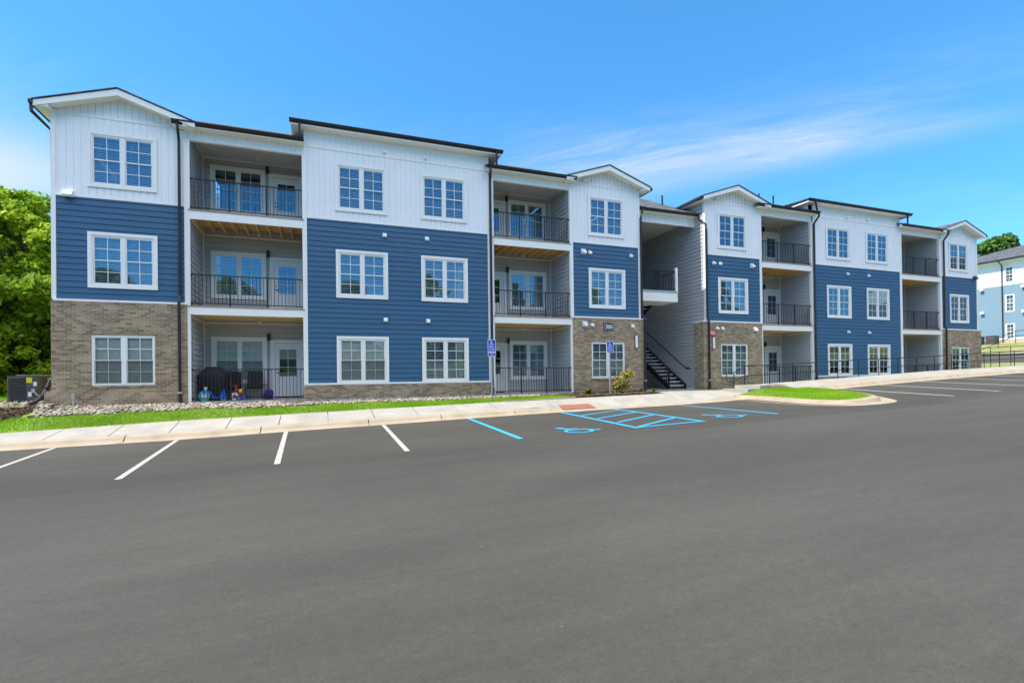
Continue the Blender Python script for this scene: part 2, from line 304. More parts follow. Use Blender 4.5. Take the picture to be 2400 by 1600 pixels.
def npmesh(name,V,F,mname,parent=None,loc=(0,0,0),smooth=False,matidx=None,mats=None):
    """V (n,3), F (m,k) arrays, k=3 or 4"""
    me=bpy.data.meshes.new(name); k=F.shape[1]
    me.vertices.add(len(V)); me.vertices.foreach_set('co',V.astype(np.float32).ravel())
    me.loops.add(F.size); me.loops.foreach_set('vertex_index',F.astype(np.int32).ravel())
    me.polygons.add(len(F)); me.polygons.foreach_set('loop_start',np.arange(0,F.size,k,dtype=np.int32))
    for m in (mats or [mname]): me.materials.append(M[m])
    if matidx is not None: me.polygons.foreach_set('material_index',matidx.astype(np.int32))
    me.update(calc_edges=True); me.validate()
    if smooth: me.polygons.foreach_set('use_smooth',np.ones(len(F),bool))
    o=bpy.data.objects.new(name,me); sc.collection.objects.link(o); o.location=loc
    if parent is not None: o.parent=parent
    return o
# walls with openings -------------------------------------------------------
def free(u0,u1,za,zb,holes):
    """u intervals of the strip za..zb left free by the holes (u0,u1,z0,z1)"""
    cuts=sorted((max(h[0],u0),min(h[1],u1)) for h in holes if h[2]<zb-1e-6 and h[3]>za+1e-6 and h[1]>u0 and h[0]<u1)
    out=[]; c=u0
    for a,b in cuts:
        if a>c+1e-6: out.append((c,a))
        c=max(c,b)
    if c<u1-1e-6: out.append((c,u1))
    return out
def frame(O,U,Nn):
    O=Vector(O); U=Vector(U); Nn=Vector(Nn); return lambda u,z,n: O+U*u+Nn*n+Vector((0,0,z))
def lap_wall(mb,O,U,Nn,u0,u1,z0,z1,holes=(),pitch=.178,zref=0.0):
    P=frame(O,U,Nn)
    k=math.floor((z0-zref)/pitch); rows=[]
    while zref+k*pitch<z1: rows.append(zref+k*pitch); k+=1
    hz=sorted({h[2] for h in holes}|{h[3] for h in holes})
    for za in rows:
        zb=za+pitch; a=max(za,z0); b=min(zb,z1); cs=[a]+[h for h in hz if a<h<b]+[b]
        nf=lambda z: .003+.021*(1-(z-za)/pitch)
        gz=zb-.008
        if a<gz<b: cs=sorted(set(cs+[gz]))
        for c,d in zip(cs,cs[1:]):
            for s,e in free(u0,u1,c,d,holes):
                if c>=gz-1e-6:   # shadow gap tucked under the next course
                    mb.poly([P(s,c,-.010),P(e,c,-.010),P(e,d,-.010),P(s,d,-.010)]); mb.poly([P(s,c,nf(c)),P(e,c,nf(c)),P(e,c,-.010),P(s,c,-.010)])
                else: mb.poly([P(s,c,nf(c)),P(e,c,nf(c)),P(e,d,nf(d)),P(s,d,nf(d))])
        if za>=z0:
            for s,e in free(u0,u1,za-1e-3,za+1e-3,holes): mb.poly([P(s,za,-.010),P(e,za,-.010),P(e,za,.024),P(s,za,.024)])
def flat_wall(mb,O,U,Nn,u0,u1,z0,z1,holes=(),n=0.0):
    P=frame(O,U,Nn); zs=sorted({z0,z1}|{h[2] for h in holes if z0<h[2]<z1}|{h[3] for h in holes if z0<h[3]<z1})
    for c,d in zip(zs,zs[1:]):
        for s,e in free(u0,u1,c,d,holes): mb.poly([P(s,c,n),P(e,c,n),P(e,d,n),P(s,d,n)])
def batten_wall(mb,O,U,Nn,u0,u1,z0,z1,holes=(),pitch=.187):
    """vertical vinyl boards: each board a shallow step with a narrow groove"""
    P=frame(O,U,Nn); zs=sorted({z0,z1}|{h[2] for h in holes if z0<h[2]<z1}|{h[3] for h in holes if z0<h[3]<z1})
    k0=math.floor(u0/pitch); 
    for c,d in zip(zs,zs[1:]):
        for s,e in free(u0,u1,c,d,holes):
            k=math.floor(s/pitch)
            while k*pitch<e:
                g=k*pitch
                segs=[(g,g+.016,-.006,-.006),(g+.016,g+.026,-.006,.008),(g+.026,g+pitch-.006,.008,.008),(g+pitch-.006,g+pitch,.008,-.006)]
                for a,b,na,nb in segs:
                    aa=max(a,s); bb=min(b,e)
                    if bb<=aa: continue
                    f=lambda q: na+(nb-na)*(q-a)/(b-a)
                    mb.poly([P(aa,c,f(aa)),P(bb,c,f(bb)),P(bb,d,f(bb)),P(aa,d,f(aa))])
                k+=1
# ------------------------------------------------------------------ ground heights
XK=[-60,-7.07,-3.5,-.92,1.71,4.35,7.54,9.63,12.28,14.6,17.5,20.6,23.06,25.8,28.5,31.15,34.5,40,60,90]; ZK=[-1.2,-.63,-.57,-.48,-.41,-.33,-.25,-.21,-.16,-.09,.07,.26,.38,.5,.61,.71,.84,1.05,1.6,2.2]
XC=[-10,2,4,7,9,12,16,20,30]; CC=[.022,.016,.008,.004,-.001,-.011,-.005,0,.007]
XB=[-60,-8,-4.1,.6,5.2,8.2,10,13,15.5,18,21.7,25.85,30.3,34.85,39.2,60,90]; ZB=[-1.0,-.36,-.2,-.07,.04,.11,.14,.20,.30,.46,.62,.78,.98,1.12,1.26,1.8,2.4]
def G(x,y): return float(np.interp(x,XK,ZK)+np.interp(x,XC,CC)*(max(y,-8.7)+3.5)+.02*(min(y,-8.7)+8.7))
def GB(x): return float(np.interp(x,XB,ZB))
YK,YB=-3.5,-1.6
def grid(name,xs,ys,zf,m,parent=None,skip=None):
    xs=np.array(xs); ys=np.array(ys); nx,ny=len(xs),len(ys)
    V=np.array([(x,y,zf(x,y)) for y in ys for x in xs]); F=[]
    for j in range(ny-1):
        for i in range(nx-1):
            if skip and skip((xs[i]+xs[i+1])/2,(ys[j]+ys[j+1])/2): continue
            a=j*nx+i; F.append((a,a+1,a+nx+1,a+nx))
    return npmesh(name,V,np.array(F),m,parent,smooth=True)
def lin(a,b,st): return list(np.arange(a,b,st))
# ================================================================== SETTING
# --- asphalt lot: one sheet with rows through the breaks of its slope
axs=sorted(set([-60,-45,-34,-26,-20,-16,-13]+lin(-11,42,.5)+XK[1:-1]+XC+[45,50,55,65,75,90]))
ays=sorted(set([-50,-44,-38,-34,-31,-28,-25.5]+lin(-24,-8.7,.6)+lin(-8.7,-3.5,.4)+[-3.5]))
ISL=[(15.3,-2.5),(15.28,-3.3),(15.15,-4.2),(14.84,-5.25),(14.53,-6.57),(14.51,-7.72),(14.96,-8.39),(15.73,-8.62),(16.65,-8.5),(17.27,-7.94),(18.12,-6.95),(19.0,-5.6),(19.5,-4.5),(19.85,-3.5)]
lot=grid('parking_lot',axs,ays,G,'asphalt'); tag(lot,kind='structure')
def strip_on(name,p,q,wd,m,dz=.005,parent=lot):
    """painted stripe from p to q (x,y) following the asphalt"""
    p=np.array(p,float); q=np.array(q,float); d=q-p; ln=np.hypot(*d); d/=ln; nn=np.array([-d[1],d[0]])*wd/2
    k=max(2,int(ln/.25)); V=[];F=[]
    for i in range(k+1):
        c=p+d*ln*i/k
        for s in (1,-1): e=c+nn*s; V.append((e[0],e[1],G(*e)+dz))
    for i in range(k): F.append((2*i,2*i+1,2*i+3,2*i+2))
    return npmesh(name,np.array(V),np.array(F),m,parent)
LW=.105
for a,b in [((-6.04,-3.53),(-5.62,-8.75)),((-3.51,-3.53),(-3.16,-8.75)),((-.92,-3.53),(-.76,-8.8)),((1.71,-3.53),(1.60,-8.7)),
            ((20.82,-3.53),(18.98,-8.69)),((23.33,-3.53),(21.07,-8.88)),((26.0,-3.53),(23.6,-8.8)),((28.7,-3.53),(26.2,-8.8)),((31.4,-3.53),(28.8,-8.8)),((34.1,-3.53),(31.4,-8.8))]:
    strip_on('parking_line',a,b,LW if a[0]<10 else .12,'pline')
for a,b in [((4.33,-3.53),(4.03,-8.71)),((12.32,-3.53),(11.49,-8.65))]: strip_on('accessible_line',a,b,.12,'bline')
def flatpoly(mb,polys,dz=.005):
    for p in polys: mb.poly([(x,y,G(x,y)+dz) for x,y in p])
# hatched access aisle between the two accessible bays, one painted mark
def hatch():
    mb=MB().use('bline')
    def st(p,q,wd,dz):
        p=np.array(p,float); q=np.array(q,float); d=q-p; ln=np.hypot(*d); d/=ln; nn=np.array([-d[1],d[0]])*wd/2; k=max(2,int(ln/.3))
        pts=[p+d*ln*i/k for i in range(k+1)]
        for a,b in zip(pts,pts[1:]):
            mb.poly([(*(e),G(*e)+dz) for e in (a+nn,b+nn,b-nn,a-nn)])
    st((7.53,-3.53),(6.98,-8.75),.12,.005); st((9.62,-3.53),(8.95,-8.75),.12,.005)
    st((7.03,-8.69),(8.92,-8.69),.11,.009)
    for a,b in [((7.57,-3.9),(8.52,-3.55)),((7.47,-5.1),(9.58,-3.99)),((7.37,-6.23),(9.42,-5.19)),((7.25,-7.46),(9.3,-6.29)),((7.08,-8.62),(9.13,-7.44))]: st(a,b,.11,.0075)
    return mb.build('access_aisle',lot)
hatch()
def isa(mb,cx,cy,s,rot,emit):
    """wheelchair symbol as flat polygons in a unit about 1 wide and 1.1 high; emit(poly)"""
    c,sn=math.cos(rot),math.sin(rot)
    T=lambda p:(cx+s*(p[0]*c-p[1]*sn),cy+s*(p[0]*sn+p[1]*c))
    def bar(a,b,w):
        a=np.array(a);b=np.array(b);d=(b-a)/np.hypot(*(b-a));n=np.array([-d[1],d[0]])*w/2
        emit([T(q) for q in (a+n,b+n,b-n,a-n)])
    def disc(a,r):
        emit([T((a[0]+r*math.cos(t),a[1]+r*math.sin(t))) for t in np.linspace(0,2*math.pi,14)[:-1]])
    disc((-.13,.56),.10)
    bar((-.12,.44),(-.06,-.02),.12); bar((-.09,.22),(.20,.22),.085); bar((-.08,-.02),(.24,-.02),.10)
    bar((.22,.01),(.38,-.38),.10); bar((.34,-.37),(.52,-.30),.085)
    # wheel: arc left open at the seat
    A=np.linspace(R(118),R(372),20)
    for a,b in zip(A,A[1:]):
        emit([T((-.03+r*math.cos(t),-.22+r*math.sin(t))) for r,t in ((.36,a),(.36,b),(.27,b),(.27,a))])
for cx,cy in ((5.66,-8.12),(10.27,-8.0)):
    mb=MB().use('bline'); cnt=[0]
    def emit(p): 
        cnt[0]+=1; mb.poly([(x,y,G(x,y)+.005+.0004*(cnt[0]%7)) for x,y in p])
    isa(mb,cx,cy,.98,R(4),emit); mb.build('accessible_symbol',lot)
# --- gutter pan, rolled kerb and walk; segments with open joints
def kh(x): return float(np.interp(x,[7.2,8.0,14.2,15.3,19.0,19.4,90],[1,.12,.12,.75,.9,1,1]))
mbk=MB().use('kerbc')
kx=[-60,-40,-25,-16,-11.2]+[-8.0,-4.8,-1.6,1.34,3.57,6.09,7.4,8.0,9.4,11,12.6,13.6,14.5,15.6]
kx2=[19.6]+list(np.arange(20.6,45,3.05))+[50,60,75,90]
def kerb_run(mb,xs):
    for a,b in zip(xs,xs[1:]):
        g=.014; n=max(1,int((b-a)/1.0)); X=np.linspace(a+g,b-g,n+1)
        sec=[]
        for x in X:
            k=kh(x); z0=G(x,YK); zc=max(z0+.14*k+.01,z0+.02)
            sec.append([(x,YK,z0-.02),(x,YK,z0+.004),(x,-3.08,z0-.012+.014),(x,-3.03,z0+.03*k+.006),(x,-2.97,z0+.10*k+.008),(x,-2.90,z0+.135*k+.01),(x,-2.82,zc+.003),(x,-2.82,z0-.05)])
        for p,q in zip(sec,sec[1:]):
            for i in range(len(p)-1): mb.poly([p[i],p[i+1],q[i+1],q[i]])
        for p in (sec[0],sec[-1]): mb.poly(p)
kerb_run(mbk,kx); kerb_run(mbk,kx2)
tag(mbk.build('kerb'),kind='structure')
mbw=MB().use('conc')
def zcrest(x): return G(x,YK)+.14*kh(x)+.013
def walk_slab(mb,a,b,ynear,yfar,zn,zf_,g=.012,n=1):
    X=np.linspace(a+g,b-g,n+1)
    for p,q in zip(X,X[1:]):
        vs=[(p,ynear,zn(p)),(q,ynear,zn(q)),(q,yfar,zf_(q)),(p,yfar,zf_(p))]
        mb.faces(vs+[(x,y,z-.12) for x,y,z in vs],[(0,1,2,3),(0,4,5,1),(1,5,6,2),(2,6,7,3),(3,7,4,0)])
wx=[-60,-50,-40,-30,-22,-16]+list(np.arange(-13.31,9.5,1.35))
for a,b in zip(wx,wx[1:]): walk_slab(mbw,a,b,-2.81,YB,zcrest,GB,n=3)
xl=wx[-1]
# plaza in front of the breezeway
PX=[xl,10.6,11.9,13.2]
def zplaza(y):
    return lambda x: zcrest(x)+(GB(x)-zcrest(x))*min(1,(y+2.81)/(YB+2.81))
for a,b in zip(PX,PX[1:]): walk_slab(mbw,a,b,-2.81,YB,zcrest,GB,n=3)
for a,b in ((13.2,15.0),(15.0,16.5)):
    walk_slab(mbw,a,b,-2.81,YB,zcrest,lambda x:min(GB(x),.235),n=3)
    walk_slab(mbw,a,b,YB+.01,-.01,lambda x:min(GB(x),.235),lambda x:.25,n=2)
walk_slab(mbw,13.22,16.84,0,2.2,lambda x:.26,lambda x:.27,n=1); walk_slab(mbw,13.22,16.84,2.21,7,lambda x:.275,lambda x:.28,n=1)
# two low steps up to the raised walk
mbw.box(16.52,17.15,-2.72,-1.3,.0,.33); mbw.box(17.16,17.75,-2.74,-1.3,.0,.47)
wr=[17.76,19.2]+list(np.arange(20.7,46,1.5))+[50,60,75,90]
GR=lambda x:max(GB(x),.47)
for a,b in zip(wr,wr[1:]): walk_slab(mbw,a,b,-2.81 if a>18.9 else -2.74,-1.25,(lambda x:max(zcrest(x),.30) if x>18.9 else .44),GR,n=2)
# far walks beyond the last wing
mbw.poly([(57,-60,2.43),(59,-60,2.55),(59,60,2.62),(57,60,2.5)])
mbw.build('pavement'); tag(bpy.data.objects['pavement'],kind='structure')
# retaining upstand behind the ramp
# --- island: pan, kerb ring and grass top
def offset(poly,d):
    n=len(poly); out=[]
    for i,p in enumerate(poly):
        a=np.array(poly[max(i-1,0)]); b=np.array(poly[min(i+1,n-1)]); t=(b-a)/np.hypot(*(b-a)); nn=np.array([-t[1],t[0]]); out.append(tuple(np.array(p)+nn*d))
    return out
def smooth_line(P,it=2):
    P=[np.array(p,float) for p in P]
    for _ in range(it):
        Q=[P[0]]
        for a,b in zip(P,P[1:]): Q+= [a*.75+b*.25,a*.25+b*.75]
        Q.append(P[-1]); P=Q
    return [tuple(p) for p in P]
IS=smooth_line(ISL); pan=offset(IS,.40); k1=offset(IS,.47); k2=offset(IS,.64); k3=offset(IS,.74)
GI=lambda x,y:G(x,max(y,-8.7))
mbi=MB().use('kerbc')
for i in range(len(IS)-1):
    def Q(P,dz,j): x,y=P[j]; return (x,y,GI(*IS[j])+dz)
    rings=[(IS,.006),(pan,.010),(k1,.13),(k2,.155)]
    for (A,za),(B,zb) in zip(rings,rings[1:]): mbi.poly([Q(A,za,i),Q(A,za,i+1),Q(B,zb,i+1),Q(B,zb,i)])
tag(mbi.build('island_kerb'),kind='structure')
isl_in=k2
def zisl(x,y):
    near=min(range(len(k2)),key=lambda j:(k2[j][0]-x)**2+(k2[j][1]-y)**2); d=math.hypot(k2[near][0]-x,k2[near][1]-y)
    base=GI(*IS[near])+.15
    return base+min(d,1.2)*.05
mi=MB().use('grassbase')
ctr=(16.6,-5.3)
ringA=[(x,y,GI(*IS[j])+.15) for j,(x,y) in enumerate(k2)]; ringB=[]
for j,(x,y) in enumerate(k2):
    xx=x*.6+ctr[0]*.4; yy=y*.6+ctr[1]*.4; ringB.append((xx,yy,(GI(*IS[j])+.155)*.6+.4*.21+.012))
back=[(18.9,-2.84,.30),(17.0,-2.84,.30),(15.0,-2.84,.14)]
for i in range(len(ringA)-1): mi.poly([ringA[i],ringA[i+1],ringB[i+1],ringB[i]])
mi.poly(ringB+[(18.9,-3.3,.3),(17.2,-3.0,.3),(15.4,-3.2,.1)][:0]) if False else None
cpt=(ctr[0],ctr[1],.225)
for i in range(len(ringB)-1): mi.poly([ringB[i],ringB[i+1],cpt])
bx=[ringA[-1],(19.2,-2.84,.33),(18.2,-2.8,.36),(17.0,-2.8,.33),(16.4,-2.84,.2),ringA[0]]
for a,b in zip(bx,bx[1:]): mi.poly([a,b,cpt])
tag(mi.build('island_ground'),kind='structure')
# --- grass strip, ground behind, far terrain
def Hback(x,y):
    if x<=-7.4:
        a=np.interp(y,[-1.6,-.9,-.2,.6,6,20,60,200],[0,.28,.60,.72,.85,1.2,2.5,6])
        return GB(x)+a if y<.6 else GB(-8)+a
    if x<38: return .15
    z=np.interp(x,[38,40,45,50,57,59,66,68,160],[.9,1.05,1.2,1.62,2.3,2.5,3.72,3.85,5])
    return float(z)
bxs=sorted(set([-200,-120,-80,-50,-35,-25,-20,-16]+lin(-14,-7.4,.6)+[-7.4]+[38,40,42,45,47.5,50,53,57,59,62,66,68,80,110,160,260]))
bys=sorted(set([-1.6,-1.2,-.9,-.5,-.2,.2,.6,1.5,3,6,10,15,20,30,45,60,100,200,400]))
hx=[v for v in bxs if v<=-7.4]; tag(grid('ground',hx,bys,lambda x,y:Hback(x,y),'meadow'),kind='structure')
hx=[v for v in bxs if v>=38]
tag(grid('far_ground',hx,sorted(set([-60,-30,-10,-1.25]+[b for b in bys if b>-1])),lambda x,y: Hback(x,y) if y>-1 else (GR(x)-.02 if x<47 else Hback(x,y)),'drygrass',skip=lambda x,y: y<-1.25 and x<56),kind='structure')
mfr=MB().use('asphalt'); 
for x0,x1 in ((49.5,53),(53,57)):
    for y0,y1 in ((-60,-2),(-2,60)): mfr.poly([(x0,y0,Hback(x0,0)+.03),(x1,y0,Hback(x1,0)+.03),(x1,y1,Hback(x1,0)+.03),(x0,y1,Hback(x0,0)+.03)])
tag(mfr.build('far_road'),kind='structure')
mg=MB().use('meadow'); mg.poly([(-200,16,.1),(260,16,.1),(260,400,.1),(-200,400,.1)]); mg.poly([(-7.4,-.2,.12),(38,-.2,.12),(38,16,.12),(-7.4,16,.12)])
tag(mg.build('ground_behind'),kind='structure')
# strip between walk and wall
def Hs(x,y):
    zb=GB(x)-.01+(.02 if x>6 else 0); zw=.24 if x<13 else .2
    return float(np.interp(y,[-1.6,-.75,0.02],[zb,zb+(zw-zb)*.62,zw]))
sx=sorted(set(lin(-7.4,13.2,.6)+[13.2]))
tag(grid('grass_strip_ground',sx,[-1.6,-1.3,-1.0,-.75,-.5,-.25,.02],Hs,'grassbase'),kind='structure')
mi2=MB().use('grassbase'); mi2.poly([(16.5,YB-.0,.2),(17.76,-1.25,.2),(17.76,0,.2),(16.5,0,.22)]); mi2.poly([(17.76,-1.25,.1),(38,-1.25,.1),(38,0,.1),(17.76,0,.2)])
tag(mi2.build('planting_ground'),kind='structure')
# low concrete upstand that ends the grass beside the ramp
mu=MB().use('conc'); mu.prism([(6.2,-1.66,.0),(9.1,-1.66,.0),(9.1,-1.66,.165),(6.2,-1.66,.095)],(0,.11,0))
tag(mu.build('retaining_kerb'),kind='structure')
# tactile pads
for nm,x0,x1,y0,y1,zf in (('tactile_pad',7.95,9.25,-2.95,-2.35,lambda x:0),('tactile_pad',18.3,19.1,-2.5,-1.85,lambda x:0)):
    m=MB().use('tact'); 
    f=lambda x,y:(zcrest(x)+(GB(x)-zcrest(x))*max(0,(y+2.81)/1.21) if x<15 else .44+(GR(x)-.44)*(y+2.74)/1.49)+.006
    m.poly([(x0,y0,f(x0,y0)),(x1,y0,f(x1,y0)),(x1,y1,f(x1,y1)),(x0,y1,f(x0,y1))])
    nx,ny=int((x1-x0)/.06),int((y1-y0)/.06)
    for i in range(nx):
        for j in range(ny):
            x=x0+.03+i*.06; y=y0+.03+j*.06; z=f(x,y); m.box(x-.011,x+.011,y-.011,y+.011,z,z+.006)
    o=m.build(nm); tag(o,'brick-red tactile plate on the ramp in front of the hatched aisle' if x0<15 else 'brick-red tactile plate on the raised walk behind the grass island','tactile paving')
# --- grass blades, stones and mulch chips
def inpoly(x,y,P):
    c=np.zeros(len(x),bool); n=len(P); j=n-1
    for i in range(n):
        xi,yi=P[i][:2]; xj,yj=P[j][:2]
        k=((yi>y)!=(yj>y))&(x<(xj-xi)*(y-yi)/((yj-yi)+1e-12)+xi); c^=k; j=i
    return c
def blades(name,x,y,z,h=.045,wd=.009):
    n=len(x); a=rng.uniform(0,2*np.pi,n); hh=h*rng.uniform(.5,1.35,n); ln=rng.uniform(0,.6,n)*hh; b=rng.uniform(0,2*np.pi,n)
    dx,dy=np.cos(a)*wd,np.sin(a)*wd
    V=np.empty((n,3,3)); V[:,0]=np.stack([x-dx,y-dy,z-.005],1); V[:,1]=np.stack([x+dx,y+dy,z-.005],1); V[:,2]=np.stack([x+np.cos(b)*ln,y+np.sin(b)*ln,z+hh],1)
    o=npmesh(name,V.reshape(-1,3),np.arange(3*n).reshape(-1,3),'grassbl'); return tag(o,kind='stuff')
MULCH_L=[(-14,-.55),(-9.4,-.30),(-7.75,-.05),(-7.55,-.35),(-8.2,-.85),(-9.4,-1.2),(-14,-1.35)]
n=95000; x=rng.uniform(-15,9.4,n); y=rng.uniform(-1.6,-.55,n)
yl=-.78+.07*np.sin(x*1.3)+.04*np.sin(x*3.7+1); yl=np.where(x>7.5,np.interp(x,[7.5,9.4],[-.72,-.9]),yl); k=(y<yl+rng.normal(0,.03,n))&~inpoly(x,y,MULCH_L)
k|=(x<-8.2)&(y>-3)&~inpoly(x,y,MULCH_L)&(y<-1.0)
k&=rng.uniform(0,1,len(x))<np.clip((y+1.62)*7+.25,0,1)*(.72+.28*np.sin(x*2.1+2*np.sin(x*.7)))
x,y=x[k],y[k]; z=np.array([Hs(a,b) if a>-7.4 else Hback(a,b) for a,b in zip(x,y)])
blades('lawn_grass',x,y,z)
n=24000; x=rng.uniform(-20,-8.2,n); y=rng.uniform(.9,8,n)**1.0; z=np.array([Hback(a,b) for a,b in zip(x,y)]); blades('side_lawn_grass',x,y,z,.09,.02)
n=60000; x=rng.uniform(14,19.6,n); y=rng.uniform(-8.2,-2.85,n); PI=k3+[(19.0,-2.9),(16.3,-2.9)]
k=inpoly(x,y,PI); x,y=x[k],y[k]
# height on the island from its mesh
from mathutils.bvhtree import BVHTree
io=bpy.data.objects['island_ground']; bv=BVHTree.FromPolygons([v.co for v in io.data.vertices],[p.vertices[:] for p in io.data.polygons])
zz=[]
for a,b in zip(x,y):
    h=bv.ray_cast(Vector((a,b,5)),Vector((0,0,-1))); zz.append(h[0].z if h[0] is not None else -9)
zz=np.array(zz); k=zz>-5; blades('island_grass',x[k],y[k],zz[k],.035,.010)
def stones(name,x,y,z,s0,s1,m='stone'):
    import bmesh
    b=bmesh.new(); bmesh.ops.create_icosphere(b,subdivisions=2,radius=1); bv_=np.array([v.co[:] for v in b.verts]); bf=np.array([[v.index for v in f.verts] for f in b.faces]); b.free()
    n=len(x); s=rng.uniform(s0,s1,n); V=[];F=[]
    for i in range(n):
        sc3=s[i]*np.array([rng.uniform(.8,1.35),rng.uniform(.6,1.0),rng.uniform(.45,.75)]); a=rng.uniform(0,np.pi*2); t=rng.uniform(-.4,.4)
        c,sn=np.cos(a),np.sin(a); v=bv_*sc3*(1+.12*np.sin(bv_[:,[1,2,0]]*3+i)); ct,st=np.cos(t),np.sin(t)
        v=np.stack([v[:,0],v[:,1]*ct-v[:,2]*st,v[:,1]*st+v[:,2]*ct],1); v=np.stack([v[:,0]*c-v[:,1]*sn,v[:,0]*sn+v[:,1]*c,v[:,2]],1)
        V.append(v+np.array([x[i],y[i],z[i]])); F.append(bf+i*len(bv_))
    o=npmesh(name,np.concatenate(V),np.concatenate(F),m,smooth=True); return tag(o,kind='stuff')
n=4300; x=rng.uniform(-7.7,9.6,n); y=rng.uniform(-.80,-.06,n); yl=-.78+.07*np.sin(x*1.3)+.04*np.sin(x*3.7+1); yl=np.where(x>8,-.5,yl)
k=y>yl-.02; x,y=x[k],y[k]; z=np.array([Hs(a,b) if a>-7.4 else Hback(a,b) for a,b in zip(x,y)])+rng.uniform(.0,.05,len(x)); stones('river_stones',x,y,z,.028,.062)
n=900; x=rng.uniform(-14,-7.55,n); y=rng.uniform(-.12,.95,n); z=np.array([Hback(a,b) for a,b in zip(x,y)])+rng.uniform(0,.04,n); stones('side_river_stones',x,y,z,.03,.06)
n=130; x=rng.uniform(16.6,17.7,n); y=rng.uniform(-1.2,-.1,n); stones('corner_stones',x,y,np.full(n,.22),.03,.055)
def chips(name,x,y,z):
    n=len(x); V=np.empty((n,4,3)); a=rng.uniform(0,2*np.pi,n); l=rng.uniform(.02,.05,n); wd=rng.uniform(.006,.014,n); 
    c,s=np.cos(a),np.sin(a); tz=rng.uniform(-.02,.02,(n,2))
    for j,(p,q,t) in enumerate(((-1,-1,0),(1,-1,1),(1,1,1),(-1,1,0))):
        V[:,j]=np.stack([x+c*l*p-s*wd*q,y+s*l*p+c*wd*q,z+.012+rng.uniform(0,.012,n)+tz[:,t]],1)
    return tag(npmesh(name,V.reshape(-1,3),np.arange(4*n).reshape(-1,4),'chip'),kind='stuff')
BED=[(9.15,-1.58),(12.9,-1.58),(13.18,-1.35),(13.18,-.02),(8.9,-.02)]
mbm=MB().use('mulch_base')
bxs_=np.linspace(8.9,13.19,12); bys_=np.linspace(-1.59,0,6)
grid('mulch_bed',bxs_,bys_,lambda x,y: Hs(x,y)+.025,'mulch_base'); tag(bpy.data.objects['mulch_bed'],kind='structure')
n=9000; x=rng.uniform(9,13.15,n); y=rng.uniform(-1.58,-.05,n); k=inpoly(x,y,BED); x,y=x[k],y[k]; chips('mulch_chips',x,y,np.array([Hs(a,b) for a,b in zip(x,y)])+.02)
lm=MB().use('mulch_base'); 
P=MULCH_L; g=sorted(set(lin(-14,-7.5,.35)))
V=[];
for a in g:
    for b in np.linspace(-1.4,0,9):
        pass
mm_=grid('mulch_patch',np.linspace(-14,-7.55,20),np.linspace(-1.4,-.02,10),lambda x,y:Hback(min(x,-7.41),y)+.02,'mulch_base',skip=lambda x,y: not inpoly(np.array([x]),np.array([y]),MULCH_L)[0]); tag(mm_,kind='structure')
n=9000; x=rng.uniform(-14,-7.5,n); y=rng.uniform(-1.4,0,n); k=inpoly(x,y,MULCH_L); x,y=x[k],y[k]; chips('mulch_patch_chips',x,y,np.array([Hback(min(a,-7.41),b) for a,b in zip(x,y)])+.02)
# --- other side of the lot: kerb, walk and a grass bank that the windows mirror
oxs=[-90,-60,-45,-30,-15,0,15,30,45,60,90]
og=grid('opposite_pavement',oxs,[-27.8,-25.6,-25.4,-25.39],lambda x,y: G(x,-25.4)+(.14 if y<-25.5 else 0 if y<-25.395 else -.1),'conc'); tag(og,kind='structure')
og=grid('opposite_bank',oxs,[-120,-60,-45,-38,-32,-27.8],lambda x,y: G(x,-25.4)+float(np.interp(-y,[27.8,32,38,45,60,120],[.14,1.3,2.9,4.7,6.8,9])),'bankgrass'); tag(og,kind='structure')
# ================================================================== APARTMENT BUILDING
BO=(13.2,0,.28)
bld=thing('apartment_building','three-storey navy, white and brick apartment building with balconies, nearest and largest in the photo','building',BO)
def part(mb,name,parent=None,**k):
    return mb.build(name,parent or bld,origin=BO,**k)
def lp(x,y,z): return (x-BO[0],y-BO[1],z-BO[2])
FX=dict(O=(0,0,0),U=(1,0,0),Nn=(0,-1,0))
Z=dict(slab=.28,D2b=3.10,D2t=3.387,bt=3.44,D3b=6.18,D3t=6.49,wb=6.58,ot=8.75,band=9.06,eave=9.12)
UW,UH=1.62,1.53      # window unit
WIN_Z={3:6.995,2:3.92,1:.86}
secs=dict(A=(-7.42,-3.98),B=(-3.90,-.55),C=(-.48,6.24),D=(6.42,9.77),E=(9.84,13.2),G=(16.85,20.2),H=(20.27,23.6),I=(23.75,30.5),J=(30.6,33.93),K=(34.05,37.5))
wc=dict(A=[-5.68],C=[1.43,4.44],E=[11.53],G=[18.45],I=[25.58,28.59],K=[35.72])
brick_secs='AEGK'
def holes_for(k,fl):
    h=[]
    for c in wc[k]:
        for f in fl: h.append((c-UW/2,c+UW/2,WIN_Z[f],WIN_Z[f]+UH))
    return h
